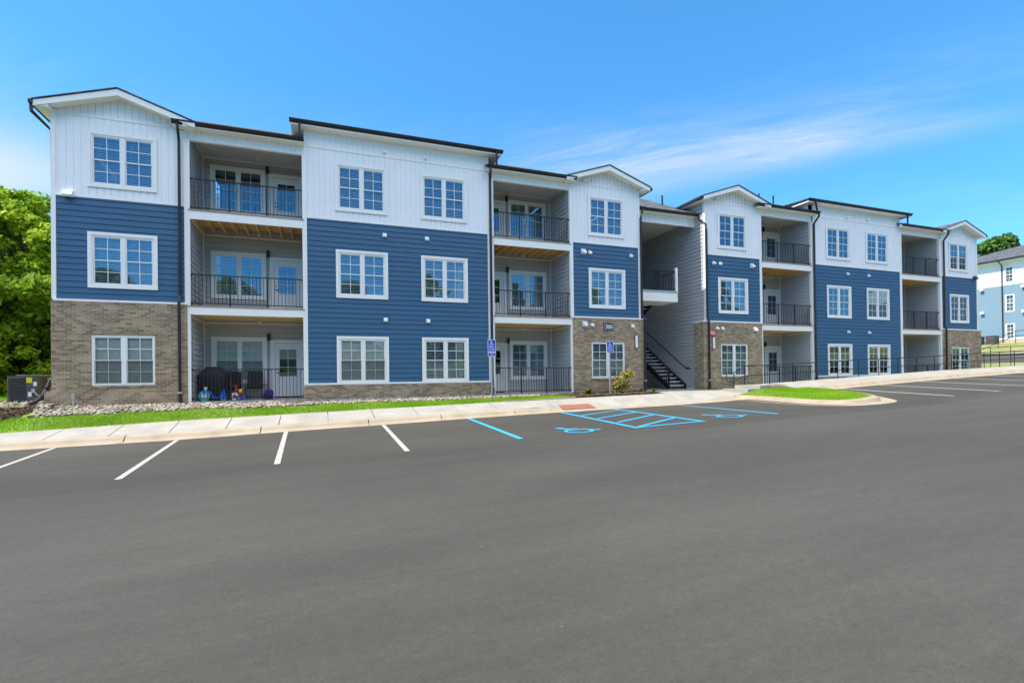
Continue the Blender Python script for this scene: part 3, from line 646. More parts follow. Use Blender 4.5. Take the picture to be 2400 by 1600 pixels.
# ---------------- window, built once with its parts, then copied
def make_window(casing,blind):
    """origin at the middle of the sill line, face towards -Y"""
    w2=UW/2; m=MB().use('trim')
    if casing:
        c=.088
        m.box(-w2-c,w2+c,-.034,.0,-c,-.0); m.box(-w2-c,w2+c,-.034,.0,UH,UH+c); m.box(-w2-c,-w2,-.034,.0,0,UH); m.box(w2,w2+c,-.034,.0,0,UH)
    else:
        m.box(-w2-.0,w2,-.0,.03,-.035,.0)
    m.use('vinyl'); d0,d1=-.012,.075; j=.045
    m.box(-w2,w2,d0,d1,0,j); m.box(-w2,w2,d0,d1,UH-j,UH); m.box(-w2,-w2+j,d0,d1,j,UH-j); m.box(w2-j,w2,d0,d1,j,UH-j); m.box(-.055,.055,d0-.003,d1,j,UH-j)
    root=m.build('window')
    fr=MB().use('vinyl'); pn=MB().use('clearglass' if blind=='blind_closed' else 'glass'); mu=MB().use('vinyl'); bl=MB().use(blind)
    for s in (-1,1):
        xa,xb=sorted((s*.055,s*(w2-j))); zm=UH/2
        for (z0,z1,y) in ((zm-.018,UH-j,.006),(j,zm+.018,.030)):
            b=.032
            fr.box(xa,xb,y,y+.024,z0,z0+b); fr.box(xa,xb,y,y+.024,z1-b,z1); fr.box(xa,xa+b,y,y+.024,z0+b,z1-b); fr.box(xb-b,xb,y,y+.024,z0+b,z1-b)
            pn.poly([(xa+b,y+.012,z0+b),(xb-b,y+.012,z0+b),(xb-b,y+.012,z1-b),(xa+b,y+.012,z1-b)])
            xm=(xa+xb)/2; zc=(z0+z1)/2
            mu.box(xm-.009,xm+.009,y+.004,y+.0105,z0+b,z1-b); mu.box(xa+b,xb-b,y+.0045,y+.010,zc-.009,zc+.009)
        if blind=='blind_open':
            k=0; z=j+.02
            while z<UH-j-.05:
                bl.poly([(xa+.005,.088,z),(xb-.005,.088,z),(xb-.005,.120,z+.034),(xa+.005,.120,z+.034)]); z+=.057; k+=1
            bl.box(xa+.002,xb-.002,.085,.13,UH-j-.04,UH-j)
            for q in (.2,.8): bl.box(xa+(xb-xa)*q-.002,xa+(xb-xa)*q+.002,.104,.108,j,UH-j)
        elif blind=='blind_closed':
            z=j
            while z<UH-j:
                bl.poly([(xa+.003,.095,z),(xb-.003,.095,z),(xb-.003,.105,z+.046),(xa+.003,.105,z+.046)]); z+=.0435
    if blind=='blind_closed':
        for s in (-1,1):
            xa,xb=sorted((s*.055,s*(w2-j))); sg=MB().use('screen'); sg.poly([(xa+.02,.0,j),(xb-.02,.0,j),(xb-.02,.0,UH/2),(xa+.02,.0,UH/2)]); sg.build('insect_screen',root,recalc=False)
    fr.build('sash_frame',root); pn.build('pane',root,recalc=False); mu.build('muntins',root)
    if bl.f: bl.build('blinds',root)
    else: pass
    return root
def screen_mat():
    m=bpy.data.materials.new('insect_mesh'); m.use_nodes=True; t=m.node_tree; t.nodes.clear(); a=N(t,'ShaderNodeBsdfTransparent'); b=N(t,'ShaderNodeBsdfDiffuse'); b.inputs[0].default_value=(.05,.055,.05,1); mx=N(t,'ShaderNodeMixShader',i={0:.32}); L(t,a.outputs[0],mx.inputs[1]); L(t,b.outputs[0],mx.inputs[2]); o=N(t,'ShaderNodeOutputMaterial'); L(t,mx.outputs[0],o.inputs[0]); return m
M['screen']=screen_mat()
M['blind_open']=mat('open_slat_blind',(.85,.86,.85),.5); M['blind_closed']=mat('closed_slat_blind',(.72,.76,.70),.6)
protos={}
def place_window(x,y,z,casing=True,blind='blind_open',parent=bld):
    key=(casing,blind); loc=lp(x,y,z) if parent is bld else (x,y,z)
    if key not in protos:
        o=make_window(casing,blind); protos[key]=o; o.parent=parent; o.location=loc; return o
    return copy_tree(protos[key],parent,loc)
blind_for={('A',1,0):'blind_closed',('C',1,0):'blind_closed'}
bare={('G',3),('I',3),('I',2),('K',3),('K',2),('I',1),('K',1)}
for k in 'ACEGIK':
    for i,c in enumerate(wc[k]):
        for f in (3,2,1):
            cas=not (f==1 and k in brick_secs)
            bl='none' if (k,f) in bare else blind_for.get((k,f,i),'blind_open')
            place_window(c,-.02 if cas else -.03,WIN_Z[f],cas,bl)
# ---------------- walls
for k in 'ACEGIK':
    x0,x1=secs[k]; ct=Z['bt'] if k in brick_secs else .80
    m=MB().use('blue'); lap_wall(m,**FX,u0=x0,u1=x1,z0=ct+.03,z1=Z['wb']-.02,holes=holes_for(k,(2,1)),zref=.1); part(m,'navy_siding')
    m=MB().use('white'); top=Z['band'] if k not in 'CI' else 9.62
    batten_wall(m,**FX,u0=x0,u1=x1,z0=Z['wb']+.05,z1=top,holes=holes_for(k,(3,))); part(m,'white_siding')
    m=MB().use('trim')
    m.box(x0-.001,x1+.001,-.032,.0,Z['wb']-.02,Z['wb']+.05)
    m.box(x0+.001,x1-.001,-.026,.0,Z['band']-.03,Z['band']+.045)
    m.box(x0-.002,x1+.002,-.055 if k in brick_secs else -.04,.0,ct-.03,ct+.03)
    # corner boards: white beside white, edge trims beside navy
    for e,s in ((x0,1),(x1,-1)):
        a,b=sorted((e,e+s*.075)); m.box(a,b,-.030,.0,ct+.03,Z['wb']-.02); m.box(a,b,-.028,.0,Z['wb']+.05,top)
    part(m,'trim_boards')
    # brick base
    m=MB().use('brick')
    if k in brick_secs:
        bx0,bx1={'A':(-7.47,-3.985),'E':(9.845,13.45),'G':(16.62,20.2),'K':(34.05,37.75)}[k]
        h=holes_for(k,(1,)); flat_wall(m,**FX,u0=bx0,u1=bx1,z0=-.25,z1=Z['bt']-.03,holes=h,n=.05)
        for hh in h:
            for a,b,c,d in ((hh[0],hh[0],hh[2],hh[3]),(hh[1],hh[1],hh[2],hh[3])): m.poly([(a,-.05,c),(a,.05,c),(a,.05,d),(a,-.05,d)])
            m.poly([(hh[0],-.05,hh[3]),(hh[1],-.05,hh[3]),(hh[1],.05,hh[3]),(hh[0],.05,hh[3])])
            m.box(hh[0]-.03,hh[1]+.03,-.075,.0,hh[2]-.075,hh[2]-.036)   # rowlock sill
        for xx in (bx0,bx1): m.poly([(xx,-.05,-.25),(xx,.6 if xx in (bx0,) and k=='G' else .12,-.25),(xx,.6 if xx==bx0 and k=='G' else .12,Z['bt']-.03),(xx,-.05,Z['bt']-.03)])
        if k=='G': m.poly([(bx0,.6,-.25),(16.86,.6,-.25),(16.86,.6,Z['bt']-.03),(bx0,.6,Z['bt']-.03)])
        if k=='E': m.poly([(bx1,-.05,-.25),(bx1,.6,-.25),(bx1,.6,Z['bt']-.03),(bx1,-.05,Z['bt']-.03)])
        # soldier course above the window and header course under the trim: small upright bricks, 3 mm proud
        for hh in h:
            x=hh[0]-.02
            while x<hh[1]+.02: m.box(x+.004,x+.064,-.0535,-.04,hh[3]+.004,hh[3]+.198); x+=.0677
        x=bx0
        while x<bx1-.07: m.box(x+.006,x+.092,-.056,-.04,Z['bt']-.098,Z['bt']-.031); x+=.1
    else:
        flat_wall(m,**FX,u0=x0-.06,u1=x1+.06,z0=-.25,z1=.77,n=.045)
        x=x0-.06
        while x<x1: m.box(x+.006,x+.092,-.051,-.04,.70,.768); x+=.1
    part(m,'brick_base')
# G pier white cap towards the passage, corner post
for q in ((16.60,16.86,-.056,.62,Z['bt']-.031,Z['bt']+.02),(13.2,13.47,-.056,.62,Z['bt']-.031,Z['bt']+.02)): m=MB().use('trim'); m.box(*q); part(m,'brick_cap')
for q in ((16.80,16.925,.10),(13.12,13.22,.08),(-7.46,-7.35,.08),(37.44,37.54,.08)): m=MB().use('trim'); m.box(q[0],q[1],-.034,q[2],Z['bt']+.03,9.05); part(m,'corner_board')
# gables -------------------------------------------------------------
def gable(k):
    x0,x1=secs[k]; xm=(x0+x1)/2; hw=2.03; ze,zp=9.17,9.86; y0=-.38
    sl=(zp-ze)/hw
    m=MB().use('white'); zz=lambda x: zp-.12-abs(x-xm)*sl
    # gable face in vertical boards
    P=frame(**FX); pt=.187; kk=math.floor(x0/pt)
    for i in range(kk,int(x1/pt)+1):
        a=max(i*pt,x0); b=min(i*pt+pt,x1)
        if b<=a: continue
        m.poly([P(a,Z['band']+.045,.006),P(b-.012,Z['band']+.045,.006),P(b-.012,max(zz(b-.012),9.1),.006),P(a,max(zz(a),9.1),.006)])
        m.poly([P(b-.012,Z['band']+.045,-.004),P(b,Z['band']+.045,-.004),P(b,max(zz(b),9.1),-.004),P(b-.012,max(zz(b-.012),9.1),-.004)])
    part(m,'gable_siding')
    # rake boards and sloped soffits
    m=MB().use('trim'); t=.19
    for s in (-1,1):
        m.prism([(xm,y0,zp-.02),(xm+s*hw,y0,ze-.02),(xm+s*hw,y0,ze-.02-.16),(xm,y0,zp-.02-t)],(0,.025,0))
    m.use('soffit')
    for s in (-1,1):
        m.poly([(xm,y0+.026,zp-.17),(xm+s*hw,y0+.026,ze-.14),(xm+s*hw,.0,ze-.14),(xm,.0,zp-.17)])
        m.poly([(xm+s*hw,y0+.026,ze-.14),(xm+s*hw,2.6,ze-.14),(xm+s*(hw-.33),2.6,ze-.14),(xm+s*(hw-.33),y0+.026,ze-.14)])
        a,b=sorted((xm+s*hw,xm+s*(hw-.34))); m.box(a,b,y0+.03,-.0,ze-.155,ze-.06)
    m.use('trim')
    for s in (-1,1): a,b=sorted((xm+s*hw,xm+s*(hw-.02))); m.box(a,b,y0+.026,2.6,ze-.15,ze-.03)
    part(m,'rake_boards')
    m=MB().use('shingle')
    for s in (-1,1):
        A=[(xm,y0-.03,zp),(xm+s*(hw+.03),y0-.03,ze-.01),(xm+s*(hw+.03),3.2,ze-.01),(xm,3.2,zp)]
        m.prism(A,(0,0,.03))
    part(m,'gable_roof')
for k in 'AEGK': gable(k)
# box gutters: thin channel along x or y
def gutter(name,pts):
    m=MB().use('gutter')
    (x0,y0,z),(x1,y1,_)=pts
    if abs(y1-y0)<1e-6:
        prof=[(0,-.115),(-.02,-.115),(-.06,-.06),(-.115,-.02),(-.115,.0),(-.10,.0),(-.10,-.015),(0,-.02)]
        m.prism([(x0,y0+a,z+b) for a,b in prof],(x1-x0,0,0))
    else:
        s=-1 if x0<x1+1e-9 and pts[0][0]<=pts[1][0] else 1
        m.box(x0-.1,x0,y0,y1,z-.115,z)
    part(m,name)
for x0,x1 in ((-4.32,-.47),(6.08,9.97),(19.85,23.9),(30.25,34.35)):
    gutter('gutter',[(x0,-.30,9.18),(x1,-.30,9.18)])
for x0,x1 in ((-.92,6.72),(23.0,30.95)):
    gutter('gutter',[(x0,-.36,9.76),(x1,-.36,9.76)])
gutter('gutter',[(13.4,.42,8.55),(16.83,.42,8.55)])
# side eave gutters of the gables that face open air
for a,b,c,d in ((-7.83,-7.72,-.40,9.05),(13.55,13.66,-.40,9.03),(16.39,16.50,-.36,9.05),(37.8,37.9,-.40,9.05)): m=MB().use('gutter'); m.box(a,b,c,3,d,d+.115); part(m,'side_gutter')
# roofs of the balcony bays, the raised wall bays and the passage
def bay_roof(x0,x1):
    m=MB().use('shingle'); m.prism([(x0,-.34,9.165),(x0,3.3,10.87),(x0,12,11.0),(x0,12,10.8),(x0,3.3,10.7),(x0,-.34,9.10)],(x1-x0,0,0)); part(m,'roof')
    m=MB().use('soffit'); m.box(x0,x1,-.30,.0,9.03,9.06); m.use('trim'); m.box(x0,x1,-.30,-.28,9.06,9.17); part(m,'eave_soffit')
for a,b in ((-4.3,-.48),(6.1,9.95),(19.87,23.88),(30.27,34.3)): bay_roof(a,b)
for x0,x1 in ((-.85,6.65),(23.1,30.88)):
    m=MB().use('shingle'); m.prism([(x0-.03,-.38,9.765),(x0-.03,5,10.15),(x0-.03,5,10.1),(x0-.03,-.38,9.73)],(x1-x0+.06,0,0)); part(m,'roof')
    m=MB().use('soffit'); m.box(x0,x1,-.34,0,9.60,9.63); m.box(x0,x0+.36,0,4,9.60,9.63); m.box(x1-.36,x1,0,4,9.60,9.63)
    m.use('trim'); m.box(x0,x1,-.36,-.34,9.60,9.745); m.box(x0-.02,x0,-.36,4,9.60,9.76); m.box(x1,x1+.02,-.36,4,9.60,9.76); part(m,'eave_soffit')
    m=MB().use('white')
    for xx,nn in ((x0+.37,-1),(x1-.37,1)):
        m.poly([(xx,0,9.0),(xx,4,9.0),(xx,4,9.62),(xx,0,9.62)])
    m.poly([(x0+.37,4,9),(x1-.37,4,9),(x1-.37,4,9.9),(x0+.37,4,9.9)]); part(m,'side_siding')
    for e_ in (x0-.03,x1+.02): m=MB().use('black'); m.box(e_,e_+.01,-.36,4,9.66,9.765); part(m,'rake_edge')
m=MB().use('shingle'); m.prism([(13.2,.36,8.56),(13.2,6,11.34),(13.2,12,11.4),(13.2,12,11.2),(13.2,6,11.2),(13.2,.36,8.48)],(3.65,0,0)); part(m,'roof')
m=MB().use('soffit'); m.box(13.2,16.84,.43,.72,8.44,8.46); m.use('white'); batten_wall(m,O=(0,.72,0),U=(1,0,0),Nn=(0,-1,0),u0=13.2,u1=16.84,z0=8.06,z1=8.45); m.use('trim'); m.box(13.2,16.84,.69,.80,8.02,8.07); m.box(16.72,16.84,.68,.82,8.0,8.44)
m.poly([(13.2,.8,8.05),(16.84,.8,8.05),(16.84,.8,8.4),(13.2,.8,8.4)]); part(m,'passage_header')
m=MB().use('ceil'); m.box(13.21,16.84,.8,7,8.36,8.40); part(m,'passage_ceiling')
# plumbing stacks
m=MB().use('black')
for x,y,z0,z1 in ((16.45,2.6,9.45,10.15),(22.95,2.6,10.3,11.0),(23.9,2.5,10.25,10.95),(14.9,5.2,10.7,11.3)):
    m=MB().use('black'); m.tube([(x,y,z0),(x,y,z1)],.045,8); m.tube([(x,y,z0-.05),(x,y,z0+.12)],[.10,.05],8); part(m,'vent_stack')
# side walls, back and interior shell
m=MB().use('blue'); lap_wall(m,(-7.44,0,0),(0,-1,0),(-1,0,0),-12,-.08,Z['bt'],Z['wb'],zref=.1); part(m,'navy_siding')
m=MB().use('white'); batten_wall(m,(-7.44,0,0),(0,-1,0),(-1,0,0),-12,-.08,Z['wb'],9.1); part(m,'white_siding')
m=MB().use('brick'); m.poly([(-7.47,.08,-.3),(-7.47,12,-.3),(-7.47,12,Z['bt']),(-7.47,.08,Z['bt'])]); m.box(-7.66,-7.47,.0,.9,-.2,.72); part(m,'brick_base')
m=MB().use('blue'); lap_wall(m,(37.52,0,0),(0,1,0),(1,0,0),.08,12,Z['bt'],Z['wb'],zref=.1); part(m,'navy_siding')
m=MB().use('white'); batten_wall(m,(37.52,0,0),(0,1,0),(1,0,0),.08,12,Z['wb'],9.1); part(m,'white_siding')
m=MB().use('brick'); m.poly([(37.72,.08,-.3),(37.72,12,-.3),(37.72,12,Z['bt']),(37.72,.08,Z['bt'])]); part(m,'brick_base')
m=MB().use('gray'); m.poly([(-7.43,12,-.2),(37.5,12,-.2),(37.5,12,11),(-7.43,12,11)]); part(m,'rear_wall')
m=MB().use('interior')
for z in (.27,3.3,6.38): 
    for a,b in ((-7.4,-4.0),(-.4,6.2),(9.9,13.15),(16.95,20.2),(23.8,30.4),(34.1,37.4)): m.box(a,b,.13,5.0,z,z+.06)
for z in (3.02,6.10,9.0):
    for a,b in ((-7.4,-4.0),(-.4,6.2),(9.9,13.15),(16.95,20.2),(23.8,30.4),(34.1,37.4)): m.box(a,b,.13,5.0,z,z+.05)
for a,b in ((-7.4,-4.0),(-.4,6.2),(9.9,13.15),(16.95,20.2),(23.8,30.4),(34.1,37.4)): m.box(a,b,4.95,5.0,.2,9.1)
for a,b in ((2.95,3.0),(27.1,27.15)): m.box(a,b,.13,5,.3,9)
for k in 'BDHJ': m.box(secs[k][0]+.05,secs[k][1]-.05,4.95,5,.2,9.1); m.box(secs[k][0]+.05,secs[k][1]-.05,1.98,5,3.3,3.36); m.box(secs[k][0]+.05,secs[k][1]-.05,1.98,5,6.38,6.44); m.box(secs[k][0]+.05,secs[k][1]-.05,1.98,5,8.98,9.03)
part(m,'interior_rooms')
# ---------------- balcony bays
def make_door():
    """door leaf 0.91 x 2.03, origin at the middle of its foot"""
    m=MB().use('vinyl'); w=.455; h=2.03; gl=(-.30,.30,.95,1.78) if False else (-.29,.29,.80,1.80)
    flat_wall(m,(0,0,0),(1,0,0),(0,-1,0),-w,w,0.02,h,[gl],n=.0)
    m.box(gl[0]-.03,gl[0],-.015,.01,gl[2]-.03,gl[3]+.03); m.box(gl[1],gl[1]+.03,-.015,.01,gl[2]-.03,gl[3]+.03); m.box(gl[0],gl[1],-.015,.01,gl[3],gl[3]+.03); m.box(gl[0],gl[1],-.015,.01,gl[2]-.03,gl[2])
    for xx in (-.24,.03): m.box(xx,xx+.21,-.008,.0,.15,.62)
    root=m.build('door')
    f=MB().use('trim'); f.box(-w-.14,-w-.005,-.03,.01,0,h+.12); f.box(w+.005,w+.14,-.03,.01,0,h+.12); f.box(-w-.005,w+.005,-.03,.01,h+.01,h+.12); f.use('black').box(-w,w,-.02,.02,0,.02); f.build('door_frame',root)
    g=MB().use('glass'); g.poly([(gl[0],.01,gl[2]),(gl[1],.01,gl[2]),(gl[1],.01,gl[3]),(gl[0],.01,gl[3])]); g.build('pane',root,recalc=False)
    u=MB().use('vinyl'); u.box(-.008,.008,.001,.008,gl[2],gl[3])
    for i in (1,2): z=gl[2]+(gl[3]-gl[2])*i/3; u.box(gl[0],gl[1],.0015,.0075,z-.008,z+.008)
    u.build('muntins',root)
    hd=MB().use('black'); hd.tube([(-.385,-.005,.93),(-.385,-.05,.93)],.018,8); hd.tube([(-.385,-.05,.93),(-.29,-.05,.93)],.011,6); hd.tube([(-.385,-.005,1.07),(-.385,-.03,1.07)],.024,10); hd.build('handle',root)
    return root
door0=None
def place_door(x,y,z):
    global door0
    if door0 is None: door0=make_door(); door0.parent=bld; door0.location=lp(x,y,z); return
    copy_tree(door0,bld,lp(x,y,z))
def railing_mesh(w,h=1.04,posts=2):
    """along +x from 0 to w, foot at z=0"""
    m=MB().use('black'); m.box(.0,w,-.022,.022,h-.032,h); m.box(.0,w,-.010,.016,.075,.105)
    n=int(round(w/.112)); 
    for i in range(1,n): x=w*i/n; m.box(x-.008,x+.008,-.008,.008,.105,h-.032)
    for i in range(1,posts+1): x=w*i/(posts+1); m.box(x-.022,x+.022,-.022,.022,.0,h-.032)
    for x in (.02,w-.02): m.box(x-.02,x+.02,-.028,.028,.06,.12); m.box(x-.02,x+.02,-.028,.028,h-.05,h+.004)
    return m
rail0=None
BD=1.9
for k in 'BDHJ':
    x0,x1=secs[k]
    lefty=k in 'BH'
    # header over the top opening, in vertical boards
    m=MB().use('white'); batten_wall(m,**FX,u0=x0-.075,u1=x1+.075,z0=Z['ot'],z1=9.04); m.use('soffit').box(x0,x1,.0,.12,Z['ot']-.02,Z['ot']); part(m,'header_siding')
    # jamb boards full height
    m=MB().use('trim')
    l0={'B':-3.985,'D':6.335,'H':20.195,'J':30.5}[k]; r1={'B':-.475,'D':9.845,'H':23.69,'J':34.05}[k]
    m.box(l0,x0,-.033,.10,.20,Z['ot']); m.box(x1,r1,-.033,.10,.20,Z['ot']); part(m,'jamb_boards')
    # side walls in grey lap siding with white back corner strips
    m=MB().use('gray')
    lap_wall(m,(x0,0,0),(0,1,0),(1,0,0),.10,BD,.28,9.0,zref=.05); lap_wall(m,(x1,0,0),(0,-1,0),(-1,0,0),-BD,-.10,.28,9.0,zref=.05)
    if lefty: wcx,dcx=x0+1.14,x1-.60
    else: wcx,dcx=x1-1.14,x0+.60
    hs=[]
    for i,zf in enumerate((.30,Z['D2t'],Z['D3t'])):
        hs+= [(wcx-UW/2,wcx+UW/2,zf+.62,zf+.62+UH),(dcx-.455,dcx+.455,zf,zf+2.05)]
    lap_wall(m,(0,BD,0),(1,0,0),(0,-1,0),x0,x1,.28,9.0,holes=hs,zref=.05); part(m,'gray_siding')
    m=MB().use('trim'); 
    for a in (x0,x1-.04): m.box(a,a+.04,BD-.06,BD-.02,.3,9.0)
    for zc in (3.06,6.20,8.98):
        m.box(x0,x1,BD-.035,BD-.015,zc-.04,zc); m.box(x0+.016,x0+.036,.1,BD-.035,zc-.04,zc); m.box(x1-.036,x1-.010,.1,BD-.035,zc-.04,zc)
    part(m,'ceiling_trim')
    for i,zf in enumerate((.30,Z['D2t'],Z['D3t'])):
        place_window(wcx,BD-.02,zf+.62,True,'blind_closed' if (k=='B' and i==0) else 'blind_open' if not(k in 'B' and i==2) else 'none'); place_door(dcx,BD-.01,zf)
        # wall lantern
        lx=(wcx+dcx)/2+(.17 if lefty else -.17); q=MB().use('black'); q.tube([(lx,BD-.02,zf+2.24),(lx,BD-.10,zf+2.24)],.03,6); q.tube([(lx,BD-.12,zf+2.12),(lx,BD-.12,zf+2.34),(lx,BD-.12,zf+2.37)],[.055,.055,.035],10); part(q,'wall_lantern')
        q=MB().use('whitep'); zt=(3.06,6.20,8.98)[i]; q.tube([(x0+1.85,BD-.5,zt),(x0+1.85,BD-.5,zt-.03),(x0+1.85,BD-.5,zt-.05)],[.06,.055,.03],10); part(q,'sprinkler')
        # railing
        if rail0 is None: rail0=railing_mesh(x1-x0).build('balcony_railing',bld,loc=lp(x0,.05,zf)); 
        else: r=rail0.copy(); sc.collection.objects.link(r); r.location=lp(x0,.05,zf); r.scale.x=(x1-x0)/(secs['B'][1]-secs['B'][0])
    # decks: white rim board, tan edge, boards on joists
    for zb,zt in ((Z['D2b'],Z['D2t']),(Z['D3b'],Z['D3t'])):
        m=MB().use('trim'); m.box(x0-.03,x1+.03,-.04,.0,zb,zt-.045); part(m,'rim_board')
        m=MB().use('deckwood'); m.box(x0-.05,x1+.05,-.055,.0,zt-.044,zt); m.box(x0,x1,.001,BD-.02,zt-.03,zt-.001)
        m.use('wood'); m.box(x0,x1,.041,BD-.021,zt-.040,zt-.031)
        m.use('wood'); m.box(x0,x1,.002,.04,zb+.03,zt-.041)
        if zb>4 :
            n=9
            for i in range(n+1):
                x=x0+.02+(x1-x0-.04)*i/n; m.box(x-.019,x+.019,.04,BD-.06,zb+.06,zt-.041)
        else: m.box(x0,x1,.04,BD-.03,zb+.02,zb+.04)
        part(m,'deck')
    m=MB().use('ceil'); m.box(x0,x1,.0,BD,8.985,9.01); part(m,'porch_ceiling')
    m=MB().use('slab'); m.box(x0-.04,x1+.04,-.05,BD,.0,.29); part(m,'patio_slab')
# vents, lights -------------------------------------------------------------
def hood(x,z,s,y=-.010):
    m=MB().use('trim'); m.box(x-s*.85,x+s*.85,y-.012,y,z-s*.85,z+s*.85) if False else None
    m=MB().use('whitep'); m.box(x-s/2,x+s/2,y-.014,y,z-s/2,z+s/2)
    m.prism([(x-s*.42,y-.014,z+s*.42),(x-s*.42,y-.014,z-s*.25),(x-s*.42,y-.014-s*.62,z-s*.38),(x-s*.42,y-.014-s*.5,z-.0)],(s*.84,0,0))
    part(m,'vent_hood')
def block(x,z,s,mt):
    m=MB().use(mt); m.box(x-s/2,x+s/2,-.022,.0,z-s/2,z+s/2); part(m,'mounting_block')
for k,L_ in dict(C=[(2.22,6.18,0),(3.77,6.18,0),(2.23,3.10,0),(3.78,3.10,0)],E=[(10.40,6.2,1),(10.71,6.18,0),(12.74,6.19,0),(10.40,3.15,2),(10.75,3.12,0),(12.75,3.11,0)],
        G=[(17.31,6.18,0),(17.69,6.18,0),(19.63,6.2,1),(17.42,3.12,0),(17.73,3.12,0),(19.72,3.13,2)],I=[(26.24,6.2,0),(27.85,6.2,0),(26.23,3.12,0),(27.82,3.12,0)]).items():
    for x,z,t in L_:
        bz=z<3.5 and k in 'EG'
        if not bz: block(x,z,.28 if not t else .32,'blue')
        hood(x,z,.15 if not t else .22,-.052 if bz else -.023)
for x in (2.25,3.74,10.5,12.75,17.52,19.65,26.24,27.83):
    block(x,9.22,.24,'white'); hood(x,9.22,.13 if x not in (10.5,) else .2,-.023)
for x,mt in ((-7.02,'whitep'),(37.2,'acgray')):
    m=MB().use(mt); m.prism([(x-.12,-.02,6.70),(x-.12,-.14,6.70),(x-.12,-.22,6.56),(x-.12,-.17,6.50),(x-.12,-.02,6.54)],(.24,0,0)); m.use('lampw').box(x-.1,x+.1,-.165,-.05,6.505,6.515) if False else None; part(m,'emergency_light')
for x in (12.92,17.17):
    m=MB().use('black'); m.box(x-.062,x+.062,-.075,-.05,2.14,2.72); m.box(x-.062,x+.062,-.13,-.05,2.14,2.16); m.box(x-.062,x+.062,-.13,-.05,2.70,2.72)
    l=part(m,'wall_sconce'); m=MB().use('lampw'); m.box(x-.048,x+.048,-.125,-.075,2.165,2.695); part(m,'lamp_lens',l)
# downspouts ---------------------------------------------------------------
def spout(path,boot=True,r=.045):
    m=MB().use('gutter'); m.tube(path,r,4,sx=1.15); o=part(m,'downspout')
    if boot: x,y,z=path[-1]; m=MB().use('rubber'); m.tube([(x,y,z+.28),(x,y,z-.02),(x,y-.02,z-.12)],[.062,.062,.06],8); m.use('galv').tube([(x,y,z+.30),(x,y,z+.25)],[.07,.07],8); part(m,'downspout_boot',o)
yb=-.11
spout([(-4.16,-.36,9.08),(-4.14,-.36,8.92),(-4.17,-.09,8.62),(-4.17,-.085,3.68),(-4.19,yb-.03,3.48),(-4.19,yb,.32)])
spout([(6.2,-.36,9.08),(6.22,-.36,8.95),(6.28,-.09,8.68),(6.28,-.085,1.1),(6.28,-.12,.7),(6.28,-.12,.32)])
spout([(13.62,.36,8.45),(13.6,.3,8.3),(13.24,-.09,7.9),(13.24,-.085,3.62),(13.35,yb-.02,3.42),(13.35,yb,.45)])
spout([(16.75,.36,8.45),(16.75,.30,8.30),(16.84,-.06,7.95),(16.84,-.09,7.7),(16.84,-.085,3.62),(16.88,yb-.02,3.40),(16.88,yb,.42)])
spout([(23.80,-.36,9.08),(23.80,-.36,8.95),(23.76,-.09,8.62),(23.76,-.085,1.1),(23.76,-.12,.7),(23.76,-.12,.1)])
spout([(34.2,-.36,9.08),(34.2,-.36,8.95),(34.24,-.09,8.62),(34.24,-.085,3.6),(34.30,yb-.02,3.42),(34.30,yb,.1)])
spout([(-7.78,-.33,9.08),(-7.78,-.33,8.85),(-7.52,.22,8.55),(-7.50,.25,3.6),(-7.53,.25,3.40),(-7.53,.25,1.0)],boot=False)
for p in ([(-.60,-.42,9.68),(-.60,-.40,9.17)],[(6.45,-.42,9.68),(6.45,-.40,9.17)],[(23.48,-.42,9.68),(23.62,-.40,9.17)],[(30.55,-.42,9.68),(30.55,-.40,9.17)]): spout(p,False,.04)
# passage walls, landing and stairs --------------------------------------------
m=MB().use('gray')
lap_wall(m,(16.85,0,0),(0,-1,0),(-1,0,0),-7,-.10,.27,9.05,zref=.05); lap_wall(m,(13.2,0,0),(0,1,0),(1,0,0),.08,7,.27,9.05,zref=.05)
m.poly([(13.2,7,.2),(16.85,7,.2),(16.85,7,8.4),(13.2,7,8.4)]); part(m,'passage_siding')
m=MB().use('trim'); m.box(16.80,16.832,1.5,1.56,.3,.34); m.box(16.81,16.84,.62,1.4,.26,.32); part(m,'skirting')
for z in (Z['D2t'],Z['D3t']):
    m=MB().use('conc'); m.box(13.21,16.83,6.0,7,z-.2,z); part(m,'passage_floor')
m=MB().use('trim'); m.box(13.21,15.70,.58,.62,4.37,4.78); m.box(15.66,15.72,.60,1.85,4.37,4.78); m.use('galv').box(13.21,15.74,.56,.64,4.785,4.87); m.box(13.21,15.74,.64,1.9,4.80,4.87); m.use('soffit').box(13.21,15.66,.62,1.85,4.37,4.42); m.use('trim').box(15.60,15.72,.58,.68,4.87,5.98); part(m,'stair_landing')
m=MB().use('black'); 
def rail_y(m,x0,x1,y,z,h=.95):
    m.box(x0,x1,y-.02,y+.02,z+h-.03,z+h); m.box(x0,x1,y-.010,y+.016,z+.08,z+.11); n=int((x1-x0)/.11)
    for i in range(n+1): x=x0+(x1-x0)*i/n; m.box(x-.008,x+.008,y-.008,y+.008,z+.1,z+h-.03)
rail_y(m,13.25,15.6,.64,4.87)
for x in (14.58,14.72): m.box(x-.03,x+.03,.72,.78,4.87,5.84)
n=int(1.15/.11)
for i in range(n+1): y=.7+1.15*i/n; m.box(15.63,15.646,y-.008,y+.008,4.97,5.8)
m.box(15.62,15.66,.66,1.85,5.79,5.82); part(m,'landing_railing')
